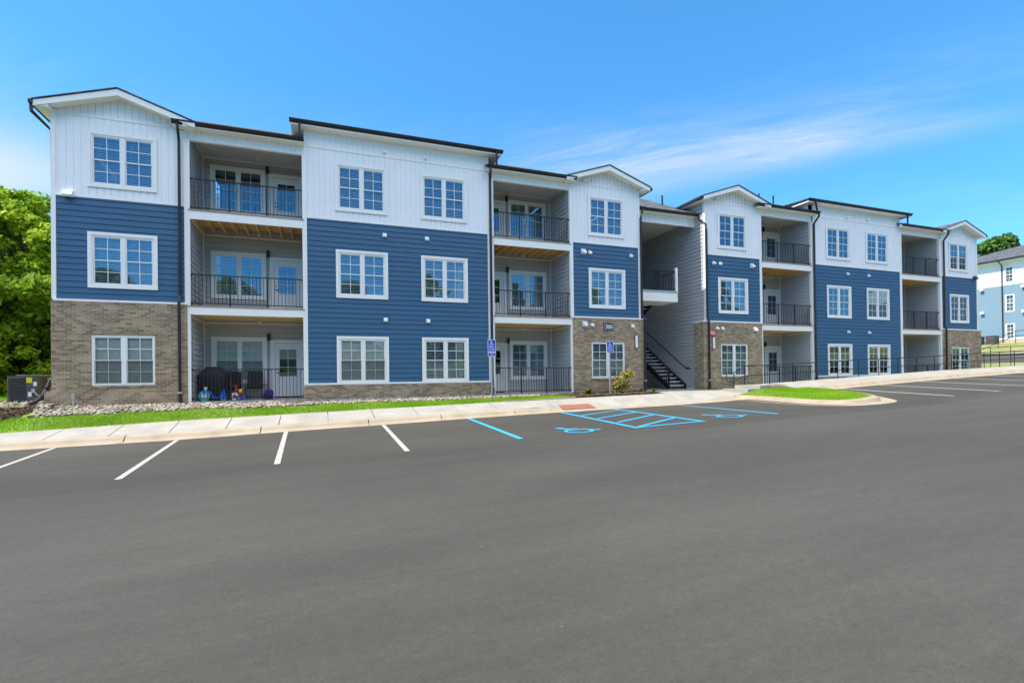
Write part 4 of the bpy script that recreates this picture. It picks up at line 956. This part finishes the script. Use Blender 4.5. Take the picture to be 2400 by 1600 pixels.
def flight(xa,xb,y0,z0,z1,n,rev=False,name='stair_flight'):
    """n risers from z0 up to z1 along +y"""
    st=.275; rise=(z1-z0)/n; s=-1 if rev else 1
    m=MB().use('black')
    for x in (xa,xb-.04): m.prism([(x,y0-s*.12,z0-.02 if not rev else z0-.2),(x,y0-s*.12,z0+.22),(x,y0+s*st*n,z1+.16),(x,y0+s*st*n,z1-.22)],(.04,0,0))
    root=part(m,name)
    t=MB().use('tread')
    for i in range(n-1):
        z=z0+rise*(i+1); ya=y0+s*st*i; yb_=ya+s*st; a,b=sorted((ya,yb_)); t.use('tread').box(xa+.04,xb-.04,a-.02,b,z-.045,z); 
        t.use('black').box(xa+.04,xb-.04,b-.012 if not rev else a,b if not rev else a+.012,z-rise,z-.046) if False else None
    part(t,'treads',root)
    h=MB().use('black'); 
    for x in ((xb+.03,) if not rev else (xa+.02,)): h.tube([(x,y0-s*.45,z0+.98),(x,y0-s*.15,z0+.98),(x,y0+s*st*n,z1+.95)],.022,8)
    x=xa+.02
    h.tube([(x,y0-s*.02,z0+.1),(x,y0-s*.02,z0+1.05)],.02,6); h.tube([(x,y0-s*.02,z0+1.05),(x,y0+s*st*n,z1+1.0)],.02,6); h.tube([(x,y0-s*.02,z0+.32),(x,y0+s*st*n,z1+.28)],.014,6)
    for i in range(0,n*2,1):
        y=y0+s*st*i/2; zz_=z0+(z1-z0)*i/(n*2); h.box(x-.007,x+.007,y-.007,y+.007,zz_+.3,zz_+1.03)
    part(h,'handrail',root)
flight(15.72,16.80,1.55,.28,Z['D2t'],17)
flight(13.24,14.50,1.9,4.87,Z['D3t'],9)
flight(14.56,15.66,4.6,Z['D2t'],4.87,9,rev=True)
m=MB().use('black'); m.box(15.78,15.84,1.42,1.5,.28,1.25); m.tube([(16.79,1.2,1.33),(16.76,1.4,1.3)],.02,6); part(m,'stair_post')
# ================================================================== THINGS
def text_mesh(txt,size,m,parent,loc,bold=0.0,name='lettering',width=None,ex=.002):
    c=bpy.data.curves.new(name,'FONT'); c.body=txt; c.size=size; c.align_x='CENTER'; c.align_y='CENTER'; c.extrude=ex; c.offset=bold; c.resolution_u=3
    t=bpy.data.objects.new(name,c); sc.collection.objects.link(t); bpy.context.view_layer.update()
    me=bpy.data.meshes.new_from_object(t.evaluated_get(bpy.context.evaluated_depsgraph_get())); bpy.data.objects.remove(t); bpy.data.curves.remove(c)
    me.transform(Matrix.Rotation(R(90),4,'X'))
    if width:
        xs=[v.co.x for v in me.vertices]; k=width/(max(xs)-min(xs)); me.transform(Matrix.Scale(k,4,(1,0,0)))
    me.materials.clear(); me.materials.append(M[m]); o=bpy.data.objects.new(name,me); sc.collection.objects.link(o); o.parent=parent; o.location=loc; return o
def rrect(x0,x1,z0,z1,r,y,n=5):
    P=[]
    for cx,cz,a in ((x1-r,z1-r,0),(x0+r,z1-r,90),(x0+r,z0+r,180),(x1-r,z0+r,270)):
        for i in range(n+1): t=R(a+90*i/n); P.append((cx+r*math.cos(t),y,cz+r*math.sin(t)))
    return P
def acc_sign(x,y,z,ztop,van,label):
    t=thing('accessible_parking_sign',label,'sign',(x,y,z)); H=ztop-z
    m=MB().use('galv'); m.box(-.028,-.022,-.02,.02,-.1,H-.04); m.box(.022,.028,-.02,.02,-.1,H-.04); m.box(-.022,.022,.014,.02,-.1,H-.04); m.build('pole',t)
    def plate(z0,z1,nm):
        m=MB().use('signwhite'); m.prism(rrect(-.155,.155,z0,z1,.03,-.024),(0,.003,0)); p=m.build(nm,t)
        q=MB().use('signblue'); q.prism(rrect(-.138,.138,z0+.017,z1-.017,.022,-.0255),(0,.001,0)); q.build('blue_field',p); return p
    p=plate(H-.46,H,'sign_plate')
    mb=MB().use('signwhite'); cnt=[0]
    def emit(pl): cnt[0]+=1; yy=-.0265-.0002*(cnt[0]%5); mb.poly([(a,yy,b) for a,b in pl])
    isa(mb,-.01,H-.145,.175,0,emit); mb.build('wheelchair_symbol',p,recalc=False)
    for tx,zz,s,wd in (('PENALTY',H-.285,.055,.225),('$100-500 FINE',H-.345,.034,.215),('TOW-AWAY ZONE',H-.40,.034,.215)): text_mesh(tx,s,'signwhite',p,(0,-.027,zz),.0012,width=wd,ex=.0005)
    if van:
        p=plate(H-.635,H-.475,'van_plate'); text_mesh('VAN',.045,'signwhite',p,(0,-.027,H-.525),.001,ex=.0005); text_mesh('ACCESSIBLE',.036,'signwhite',p,(0,-.027,H-.583),.001,width=.21,ex=.0005)
acc_sign(5.86,-1.28,Hs(5.86,-1.28),2.34,True,'blue wheelchair parking sign with a small plate below, on a pole in the grass')
acc_sign(10.86,-1.25,Hs(10.86,-1.25)+.02,2.34,False,'single blue wheelchair parking sign on a pole in the mulch bed')
# building number plaque
t=thing('number_plaque','black plaque with a curved top reading 3000 on the brick wall','sign',(11.555,-.05,2.88))
def arch(w,h,rise,y,ins=0):
    P=[(-w/2+ins,y,ins),(w/2-ins,y,ins),(w/2-ins,y,h-rise-ins*.8)]; 
    for i in range(1,9): a=i/9; P.append((w/2-ins-(w-2*ins)*a,y,h-rise-ins+rise*math.sin(math.pi*a)**.8))
    P.append((-w/2+ins,y,h-rise-ins*.8)); return P
m=MB().use('black'); m.prism(arch(.49,.37,.045,-.03),(0,.024,0)); m.build('plaque_board',t)
m=MB().use('signwhite'); m.prism(arch(.49,.37,.045,-.0325,.018),(0,.002,0)); b_=m.build('plaque_border',t)
m=MB().use('black'); m.prism(arch(.49,.37,.045,-.0350,.027),(0,.002,0)); m.build('plaque_field',t)
text_mesh('3000',.25,'signwhite',t,(0,-.0375,.165),.003,width=.34)
t=thing('fire_connection_sign','small red FDC sign half hidden behind a black downspout','sign',(17.16,-.05,2.74))
m=MB().use('signred'); m.prism(rrect(-.19,.19,0,.30,.015,-.008),(0,.005,0)); m.build('sign_plate',t); text_mesh('FDC',.22,'signwhite',t,(.01,-.010,.15),.003,width=.28)
# condensers
def condenser(loc,label,w=.72,h=.82):
    t=thing('air_conditioner',label,'air conditioner',loc,group='condensers beside the brick wall')
    m=MB().use('acgray'); m.box(0,w,0,w,0,.05); m.box(0,w,0,w,h-.05,h); m.box(w*.62,w,-.002,.25,.05,h-.05); m.box(0,.02,0,.02,.05,h-.05); m.box(0,.02,w-.02,w,.05,h-.05); m.box(w-.02,w,w-.02,w,.05,h-.05); m.use('black').box(.03,w-.03,.03,w-.03,.05,h-.05); m.build('cabinet',t)
    l=MB().use('acgray'); z=.07
    while z<h-.06:
        l.prism([(-.004,-.006,z),(-.004,.02,z+.022),(-.004,.02,z+.030),(-.004,-.006,z+.01)],(w*.62,0,0)); l.box(-.008,.0,.02,w-.02,z,z+.022); z+=.052
    l.build('louvres',t)
    g=MB().use('galv'); g.tube([(w/2+.28*math.cos(a),w/2+.28*math.sin(a),h+.012) for a in np.linspace(0,2*math.pi,17)],.006,5); g.tube([(w/2+.15*math.cos(a),w/2+.15*math.sin(a),h+.014) for a in np.linspace(0,2*math.pi,17)],.006,5)
    for a in range(8): g.tube([(w/2,w/2,h+.014),(w/2+.28*math.cos(a*.785),w/2+.28*math.sin(a*.785),h+.012)],.005,4)
    g.build('fan_guard',t)
    s=MB().use('sticker_y'); s.box(w*.63,w*.82,-.006,-.003,h-.22,h-.06); s.build('yellow_label',t)
    s=MB().use('sticker_w'); s.box(w*.86,w*.98,-.006,-.003,h-.32,h-.19); s.box(w*.68,w*.80,-.006,-.003,.18,.32); s.build('white_label',t)
    s=MB().use('galv'); s.tube([(w*.9,-.01,.36),(w*.92,-.09,.34),(w*1.05,-.10,.22),(w*1.16,.0,.18)],.014,6); s.box(w*.82,w*.93,-.05,0,.3,.42); s.build('conduit',t); return t
condenser((-8.84,.75,.37),'grey louvred air conditioner unit nearest the left end of the building')
c2=condenser((-8.86,1.95,.38),'grey air conditioner unit half hidden behind the front one by the brick corner')
t=thing('drain_pipe','black corrugated drain pipe curving down from the brick corner','pipe',(-7.56,-.02,.3))
m=MB().use('rubber'); P=[(-.04,.27,.75),(-.10,.2,.50),(-.16,.1,.28),(-.26,-.02,.12),(-.42,-.13,.04)]; 
PP=[]; rr=[]
for a,b in zip(P,P[1:]):
    for i in range(8): PP.append([a[j]+(b[j]-a[j])*i/8 for j in range(3)]); rr.append(.062 if i%2 else .052)
m.tube(PP,rr,10); o=m.build('pipe',t)
t=thing('utility_post','small grey electrical post standing in the stones by the brick wall','post',(-6.89,-.2,.2))
m=MB().use('galv'); m.tube([(0,0,-.05),(0,0,.30)],.022,8); m.build('post',t); m=MB().use('galv'); m.box(-.04,.04,-.035,.035,.28,.43); m.box(-.043,.043,-.038,.038,.415,.435); m.build('box',t)
# balcony things -----------------------------------------------------------
t=thing('covered_grill','barbecue grill under a black fabric cover on the ground-floor patio','grill',(-3.42,.85,.29))
m=MB().use('fabric'); P=[]
prof=[(0,.42,.27),(.3,.41,.27),(.7,.43,.29),(.86,.45,.30),(.95,.36,.29),(1.05,.30,.25),(1.13,.22,.16),(1.15,.0,.0)]
n=20
for h,a,b in prof:
    for i in range(n):
        u=2*math.pi*i/n; c,s=math.cos(u),math.sin(u); q=lambda v:math.copysign(abs(v)**.5,v); wv=1+.05*math.sin(5*u+h*3)*(1-h*.5)
        P.append((a*q(c)*wv,b*q(s)*wv,h))
m.faces(P,[(j*n+i,j*n+(i+1)%n,(j+1)*n+(i+1)%n,(j+1)*n+i) for j in range(len(prof)-1) for i in range(n)]); m.build('cover',t,smooth=True)
def wheel(m,c,r,w,mt,hub=None):
    m.use(mt); N_=18; m.tube([(c[0],c[1]-w/2,c[2]),(c[0],c[1]+w/2,c[2])],r,N_)
    if hub: m.use(hub); m.tube([(c[0],c[1]-w/2-.006,c[2]),(c[0],c[1]+w/2+.006,c[2])],r*.45,12)
t=thing('toy_trike','low teal and blue toy trike with a big front wheel behind the patio railing','toy',(-3.3,.30,.29))
m=MB(); wheel(m,(-.30,0,.17),.17,.07,'tealp','whitep'); m.build('front_wheel',t)
for s in (-1,1):
    m=MB(); wheel(m,(.27,s*.13,.075),.075,.05,'tealp','bluep'); m.build('rear_wheel',t)
m=MB().use('bluep'); m.tube([(-.28,0,.36),(-.12,0,.28),(-.02,0,.10),(.27,0,.09)],[.03,.035,.04,.035],8); m.tube([(-.30,-.05,.17),(-.28,-.05,.38)],.014,6); m.tube([(-.30,.05,.17),(-.28,.05,.38)],.014,6); m.build('frame',t)
m=MB().use('bluep'); m.prism([(.14,-.09,.12),(.34,-.09,.12),(.30,-.09,.38),(.26,-.09,.38)],(0,.18,0)); m.build('seat',t)
m=MB().use('whitep'); m.tube([(-.28,0,.36),(-.25,0,.47)],[.045,.055],8); m.use('tealp'); m.tube([(-.24,-.17,.46),(-.24,.17,.46)],.014,6); m.build('handlebar',t)
t=thing('toy_tricycle','red, yellow and white toy tricycle with blue wheels on the patio','toy',(-2.62,.35,.29))
m=MB(); wheel(m,(-.10,0,.14),.13,.06,'whitep','redp'); m.build('front_wheel',t)
for s in (-1,1):
    m=MB(); wheel(m,(.10+.05*s,s*.15,.09),.09,.05,'bluep','yelp'); m.build('rear_wheel',t)
m=MB().use('redp'); m.tube([(-.10,0,.15),(-.06,0,.40),(-.05,0,.50)],[.02,.035,.03],8); m.tube([(-.06,0,.38),(.08,0,.22),(.15,0,.12)],.025,8); m.build('frame',t)
m=MB().use('redp'); m.tube([(-.10,-.20,.50),(-.05,-.1,.52),(-.05,.1,.52),(-.10,.20,.50)],.018,8); m.build('handlebar',t)
m=MB().use('yelp'); m.tube([(.02,0,.30),(.14,0,.31)],[.07,.09],10); m.build('seat',t)
t=thing('toy_chair','small purple plastic child chair at the patio door','chair',(-1.72,.75,.29))
m=MB().use('purp'); m.prism(rrect(-.15,.15,0,.34,.10,.12),(0,.035,0)); m.box(-.15,.15,-.13,.12,.14,.17); m.box(-.15,-.12,-.13,.12,0,.24); m.box(.12,.15,-.13,.12,0,.24); m.build('chair_shell',t)
ch=thing('patio_chair','black patio chair between the covered grill and the other black chair','chair',(-2.93,1.3,.29),0,'black patio chairs')
for s in (-1,1):
    m=MB().use('black'); m.tube([(s*.27,-.28,0),(s*.27,-.25,.56),(s*.27,.12,.60)],.014,6); m.build('armrest',ch)
    m=MB().use('black'); m.tube([(s*.25,.30,0),(s*.25,-.20,.40)],.014,6); m.build('leg',ch)
m=MB().use('fabric'); m.prism([(-.24,-.25,.42),(.24,-.25,.42),(.24,.20,.36),(-.24,.20,.36)],(0,0,.02)); m.build('seat',ch)
m=MB().use('fabric'); m.prism([(-.24,.20,.36),(.24,.20,.36),(.23,.38,.98),(-.23,.38,.98)],(0,.02,0)); m.use('black'); m.tube([(-.25,.21,.36),(-.24,.40,1.0),(.24,.40,1.0),(.25,.21,.36)],.014,6); m.build('backrest',ch)
c2=copy_tree(ch,None,(-2.22,1.15,.29)); c2['label']='black patio chair next to the purple child chair'
# guard rail along the raised walk -------------------------------------------
xr=[17.76]+[19.24,20.70]+[22.17+1.475*i for i in range(18)]; zr=[1.31,1.36,1.41]+[float(np.interp(x,[22.17,25.14,29.6,34.05,38.5,48],[1.47,1.59,1.73,1.93,2.12,2.5])) for x in xr[3:]]
t=thing('guard_rail','long black two-rail guard rail along the raised walk, looped end at the steps','railing',(17.15,-1.32,.2))
def rl(pts,r=.018,nm='rail'): m=MB().use('black'); m.tube([(x-17.15,y+1.32,z-.2) for x,y,z in pts],r,6); return m.build(nm,t)
Y_=-1.32
rl([(16.73,Y_,.95),(16.75,Y_,1.02),(17.15,Y_,1.02)]+[(x,Y_,z) for x,z in zip(xr,zr)],.021,'top_rail')
rl([(16.73,Y_,.96),(16.72,Y_,.74),(16.78,Y_,.64),(17.15,Y_,.62)]+[(x,Y_,z-.43) for x,z in zip(xr,zr)],.018,'lower_rail')
rl([(17.15,Y_,.14),(17.15,Y_,1.02)],.02,'post')
for x,z in zip(xr,zr): rl([(x,Y_,max(.4,GR(x)-.03)),(x,Y_,z)],.02,'post')
t=thing('guard_rail','shorter black guard rail across the shaded grass beyond the last brick corner','railing',(42,2.5,1.1))
def rl2(pts,nm): m=MB().use('black'); m.tube([(x-42,y-2.5,z-1.1) for x,y,z in pts],.022,6); return m.build(nm,t)
rl2([(41,2.5,2.45),(60,2.5,3.3)],'top_rail'); rl2([(41,2.5,2.02),(60,2.5,2.87)],'lower_rail')
for i in range(8): x=41.5+2.4*i; rl2([(x,2.5,1.0+.03*(x-41)),(x,2.5,2.47+.0447*(x-41.5))],'post')
t=thing('stair_handrail','thin black handrail climbing the grass slope in front of the far blue building','railing',(60,11,2.6))
def rl3(pts,nm): m=MB().use('black'); m.tube([(x-60,y-11,z-2.6) for x,y,z in pts],.03,6); return m.build(nm,t)
rl3([(60,11.2,3.4),(66,11.2,5.0),(67.5,8.5,5.0)],'top_rail'); rl3([(60,11.2,2.95),(66,11.2,4.5),(67.5,8.5,4.5)],'lower_rail')
for x,zb,zt in ((60,2.5,3.4),(63,3.0,4.2),(66,3.7,5.0)): rl3([(x,11.2,zb),(x,11.2,zt)],'post')
# far building -----------------------------------------------------------------
FB=(68.5,0,3.8)
fb=thing('apartment_building','distant sunlit pale blue and white apartment building with grey roof at the right edge','building',FB)
def fp(m,n,par=None): return m.build(n,par or fb,origin=FB)
O_=dict(O=(68.5,0,0),U=(0,-1,0),Nn=(-1,0,0))
wy=[12.75,7.6,2.5,-2.6,-7.7]; fz=((10.43,11.87),(7.30,8.92),(4.32,5.84)); hh=[(-y-.27,-y+.27,a,b) for y in wy for a,b in fz]
m=MB().use('lblue'); lap_wall(m,**O_,u0=-22,u1=30,z0=4.4,z1=10.1,holes=hh,pitch=.2); lap_wall(m,(68.5,22,0),(1,0,0),(0,1,0),0,16,4.4,10.1,pitch=.2); fp(m,'blue_siding')
m=MB().use('white'); flat_wall(m,**O_,u0=-22,u1=30,z0=10.1,z1=12.7,holes=hh); m.poly([(68.5,22,10.1),(84.5,22,10.1),(84.5,22,12.7),(68.5,22,12.7)]); fp(m,'white_siding')
m=MB().use('stonew'); m.box(68.44,84.5,-30,22,3.5,4.3); fp(m,'stone_base'); m=MB().use('trim'); m.box(68.42,68.5,-30,22,4.3,4.42); m.box(68.46,68.5,-30,22,10.05,10.15); m.box(67.9,68.5,-30,22.4,12.55,12.72); fp(m,'trim_boards')
m=MB().use('interior'); m.box(69.2,69.3,-30,22,4.4,12.6); m.poly([(68.6,-30,3.6),(84,-30,3.6),(84,-30,12.6),(68.6,-30,12.6)]); m.poly([(84.5,-30,3.6),(84.5,22,3.6),(84.5,22,12.6),(84.5,-30,12.6)]); fp(m,'interior_rooms')
m=MB().use('shingle'); m.faces([(67.8,-31,12.8),(67.8,22.6,12.8),(76.5,15.5,15.5),(76.5,-31,15.5),(85.2,22.6,12.8),(85.2,-31,12.8)],[(0,1,2,3),(1,4,2),(3,2,4,5),(0,3,5)]); fp(m,'roof')
m=MB().use('gutter'); m.box(67.7,67.8,-31,22.6,12.66,12.8); fp(m,'gutter')
for y in (13.35,0,-12): m=MB().use('gutter'); m.tube([(67.75,y,12.65),(68.42,y,12.2),(68.42,y,4.0)],.06,4); fp(m,'downspout')
fw=None
for y in wy:
    for i,(a,b) in enumerate(fz):
        if fw is None:
            m=MB().use('vinyl'); w_,h_=.27,b-a
            for q in ((-.40,-.27,-.1,h_+.1),(.27,.40,-.1,h_+.1)): m.box(-.05,.03,q[0],q[1],q[2],q[3])
            m.box(-.05,.03,-.27,.27,-.1,0); m.box(-.05,.03,-.27,.27,h_,h_+.1); m.box(-.02,.03,-.27,.27,h_/2-.03,h_/2+.03); m.box(-.01,.0,-.012,.012,0,h_)
            for q in (.25,.75): m.box(-.01,.0,-.27,.27,h_*q-.012,h_*q+.012)
            fw=m.build('window',fb,loc=(0,y,a-FB[2])); g=MB().use('glass'); g.poly([(.01,-.27,0),(.01,.27,0),(.01,.27,h_),(.01,-.27,h_)]); g.build('pane',fw,recalc=False)
            g=MB().use('blind_open'); z=.02
            while z<h_: g.poly([(.08,-.27,z),(.08,.27,z),(.12,.27,z+.03),(.12,-.27,z+.03)]); z+=.055
            g.build('blinds',fw)
        else: c=copy_tree(fw,fb,(0,y,a-FB[2])); c.scale.z=(b-a)/(fz[0][1]-fz[0][0])
for y,z in ((15.1,9.85),(15.1,7.3),(11.55,9.7),(11.55,7.1)): m=MB().use('whitep'); m.box(68.2,68.5,y-.16,y+.16,z-.1,z+.16); m.use('black').box(68.25,68.45,y-.1,y+.1,z-.14,z-.1); fp(m,'vent_hood')
for y,lb in ((15.0,'dark grey condenser beside the far blue building, nearest the brick corner'),(13.75,'dark grey condenser with a red label by the far blue building downspout')):
    t=thing('air_conditioner',lb,'air conditioner',(66.9,y-.4,3.74)); m=MB().use('acgray'); m.box(0,.8,0,.8,0,.92); m.build('cabinet',t); m=MB().use('black'); m.box(.02,.78,.02,.78,.921,.95); m.build('top_grille',t); m=MB().use('signred'); m.box(-.004,0,.28,.52,.72,.82); m.build('label_plate',t)
# ------------------------------------------------------------------ plants
def leaf_cloud(n,centres,radii,size,flat=.5,shell=.55,aspect=1.7):
    """folded leaf quads gathered round clump centres"""
    ci=rng.choice(len(centres),n,p=radii**2/np.sum(radii**2)); d=rng.normal(size=(n,3)); d/=np.linalg.norm(d,axis=1)[:,None]
    r=radii[ci]*(shell+(1-shell)*rng.uniform(0,1,n))**.8; P=centres[ci]+d*r[:,None]*np.array([1,1,.75])
    nrm=d*.6+rng.normal(size=(n,3))*.6+np.array([0,0,flat]); nrm/=np.linalg.norm(nrm,axis=1)[:,None]
    t=np.cross(nrm,rng.normal(size=(n,3))); t/=np.linalg.norm(t,axis=1)[:,None]; b=np.cross(nrm,t); s=size*rng.uniform(.6,1.35,n)[:,None]
    V=np.empty((n,4,3)); V[:,0]=P-t*s*aspect; V[:,1]=P+b*s; V[:,2]=P+t*s*aspect; V[:,3]=P-b*s
    V[:,2]-=nrm*s*.3; V[:,0]-=nrm*s*.3
    return V.reshape(-1,3),np.arange(4*n).reshape(-1,4)
def make_tree(name,label,loc,h,cr,n,size,mt,cz=.35,clumps=46,group=None,cat='tree'):
    t=thing(name,label,cat,loc,group=group)
    # trunk and limbs
    m=MB().use('bark'); rt=h*.022+.03; top=Vector((rng.normal()*.1*cr,rng.normal()*.1*cr,h*.86)); m.tube([(0,0,-.2),(rt,0,h*.12),(top.x*.4,top.y*.4,h*.45),top],[rt*1.35,rt,rt*.6,rt*.12],9); m.build('trunk',t,smooth=True)
    C=[];Rr=[]; lm=MB().use('bark')
    for i in range(clumps):
        f=(i+.5)/clumps; zz=h*(cz+(1-cz)*f*.95); prof=math.sin(math.pi*min(1,(.18+.80*f))**1.0)**.7
        a=i*2.4+rng.uniform(-.4,.4); rad=cr*prof*rng.uniform(.35,1.0); p=np.array([rad*math.cos(a),rad*math.sin(a),zz+rng.uniform(-.06,.06)*h]); p[2]=min(p[2],h-.15*cr)
        C.append(p); Rr.append(cr*rng.uniform(.16,.40)*(1.05-.35*f)*(46/clumps)**.3)
        if i%(3 if clumps<100 else 7)==0: k=Vector((top.x*.3,top.y*.3,zz*.62)); q=Vector(p); lm.tube([k,k.lerp(q,.5)+Vector((0,0,.08*h*rng.uniform(.2,.8))),q],[rt*.35,rt*.2,.01],5)
    lm.build('limbs',t,smooth=True)
    V,F=leaf_cloud(n,np.array(C),np.array(Rr),size,shell=.25); npmesh('crown',V,F,mt,t); return t
ta=make_tree('broadleaf_tree','tall bright green leafy tree rising just behind the left corner of the building',(-11.6,7.6,.4),8.7,3.5,62000,.062,'leaf',cz=.03,clumps=230,group='trees on the left')
tb=make_tree('broadleaf_tree','dark green tree at the far left edge, behind the bright one',(-19,17,.6),10.2,4.0,36000,.085,'leafdk',cz=.05,clumps=160,group='trees on the left')
tc_=make_tree('undergrowth_shrub','feathery pale green shrub at the left edge beyond the condensers',(-11.6,4.2,.35),1.75,.95,9000,.035,'leaf',cz=.2,clumps=22,cat='shrub')
def ct(src,loc,s,rz,label,mesh_mt=None,group='trees on the left'):
    c=copy_tree(src,None,loc); c.scale=(s,s,s); c.rotation_euler.z=rz; c['label']=label; c['group']=group; return c
ct(ta,(-14.6,5.6,.4),.82,2.1,'lower bright green tree in front, filling the left edge of the photo')
ct(ta,(-9.2,12.5,.5),.95,4.0,'green tree mostly hidden behind the brick corner and condensers')
ct(tb,(-13.5,14.5,.5),.90,1.0,'dark tree filling the gap between the bright trees')
ct(tb,(-24,24,.8),1.0,3.0,'dark tree furthest back at the left edge')
ct(tb,(-17.5,10.5,.5),.72,5.1,'small dark tree low behind the bright foliage at the left edge')
tr=make_tree('distant_tree','rounded dark green tree above the roof of the far building',(88.5,23.0,3.9),16.0,5.2,15000,.22,'leafconifer',cz=.3,clumps=40,group='trees beyond the far building')
ct(tr,(95.5,20.5,3.9),.97,2.0,'dark green tree just right of the round one over the far roof',group='trees beyond the far building')
ct(tr,(84,31,3.5),.70,4.0,'lower dark tree showing beside the last white gable',group='trees beyond the far building')
ct(tr,(36.6,25,.1),1.16,1.0,'tree whose tip peeks over the grey passage roof',group='trees behind the building')
# trees across the lot (seen only in the window panes)
for i,(x,y,s) in enumerate(((-18,-37,1.0),(-9,-41,1.15),(3,-38,.95),(12,-43,1.2),(22,-39,1.05),(33,-42,1.15),(44,-38,1.0),(-30,-40,1.2),(55,-43,1.2))):
    ct(ta if i%2 else tb,(x,y,G(x,-25.4)+float(np.interp(-y,[32,38,45],[1.2,2.8,4.6]))),s,i*1.3,'green tree on the bank across the parking lot, mirrored in the windows',group='trees across the lot')
# flowering shrub
t=thing('flowering_shrub','small shrub with coral pink blossoms in front of the brick window','shrub',(11.85,-.62,.18))
m=MB().use('bark'); C=[];
ends=[(-.42,-.05,.48),(-.30,.05,.75),(-.1,-.1,.62),(.05,.05,.95),(.22,-.05,.88),(.40,.08,1.02),(.52,.0,.92),(.30,.1,.60),(-.2,0,.32),(.12,-.1,.4),(-.48,.05,.34)]
for e in ends: m.tube([(0,0,-.05),(e[0]*.3,e[1]*.3,e[2]*.55),e],[.014,.010,.004],5)
m.build('stems',t)
t.scale=(.88,.88,.9)
V,F=leaf_cloud(2200,np.array(ends),np.full(len(ends),.16),.024,shell=.1); npmesh('leaves',V,F,'hosta' if False else 'leaf',t)
# blossoms: small trumpet clusters
mb=MB().use('flower')
for i in range(230):
    e=ends[rng.integers(len(ends))]; c=Vector(e)+Vector(rng.normal(size=3)*np.array([.10,.08,.09])); d=Vector(rng.normal(size=3)+np.array([0,-.6,-.1])).normalized()
    u=d.cross(Vector((.3,.2,1))).normalized(); v=d.cross(u); k=6; r=rng.uniform(.026,.044)
    ring=[c+d*.035+(u*math.cos(a)+v*math.sin(a))*r*(1 if j%2 else .72) for j,a in enumerate(np.linspace(0,2*math.pi,2*k+1)[:-1])]
    mb.faces([c-d*.01]+ring,[(0,j+1,(j+1)%(2*k)+1) for j in range(2*k)])
bo=mb.build('blossoms',t,recalc=False); bo['kind']='stuff'
def clump(loc,s,n,mt,label,name='bedding_plant'):
    t=thing(name,label,'plant',loc); V=[];F=[]
    for i in range(n):
        a=rng.uniform(0,2*np.pi); L_=s*rng.uniform(.5,1); up=rng.uniform(.5,1.2); wd=s*.16; d=np.array([math.cos(a),math.sin(a),0]); sd_=np.array([-d[1],d[0],0])
        p=[np.zeros(3),d*L_*.35+np.array([0,0,L_*up*.7]),d*L_*.8+np.array([0,0,L_*up*.75])]
        b=len(V); V+= [p[0],p[1]-sd_*wd,p[1]+sd_*wd,p[2]]; F+= [(b,b+1,b+2,b),(b+1,b+3,b+2,b+1)]
    V=np.array(V); F3=np.array([f[:3] for f in F]); npmesh('leaves',V,F3,mt,t); m=MB().use('mulch_base'); m.tube([(0,0,-.02),(0,0,.04)],[s*.12,s*.05],6); m.build('crown_base',t)
clump((10.1,-.85,Hs(10.1,-.85)+.03),.27,150,'leaf','round green bedding plant at the left of the mulch bed by the patio railing')
clump((11.5,-1.15,Hs(11.5,-1.15)+.03),.20,60,'hosta','small yellow green plant in the mulch under the coral blossoms')
clump((12.82,-.55,Hs(12.8,-.55)+.03),.18,50,'hosta','small yellow green plant at the foot of the black downspout')
clump((12.95,-1.25,Hs(12.95,-1.25)+.03),.22,70,'hosta','yellow green plant at the right tip of the mulch bed')
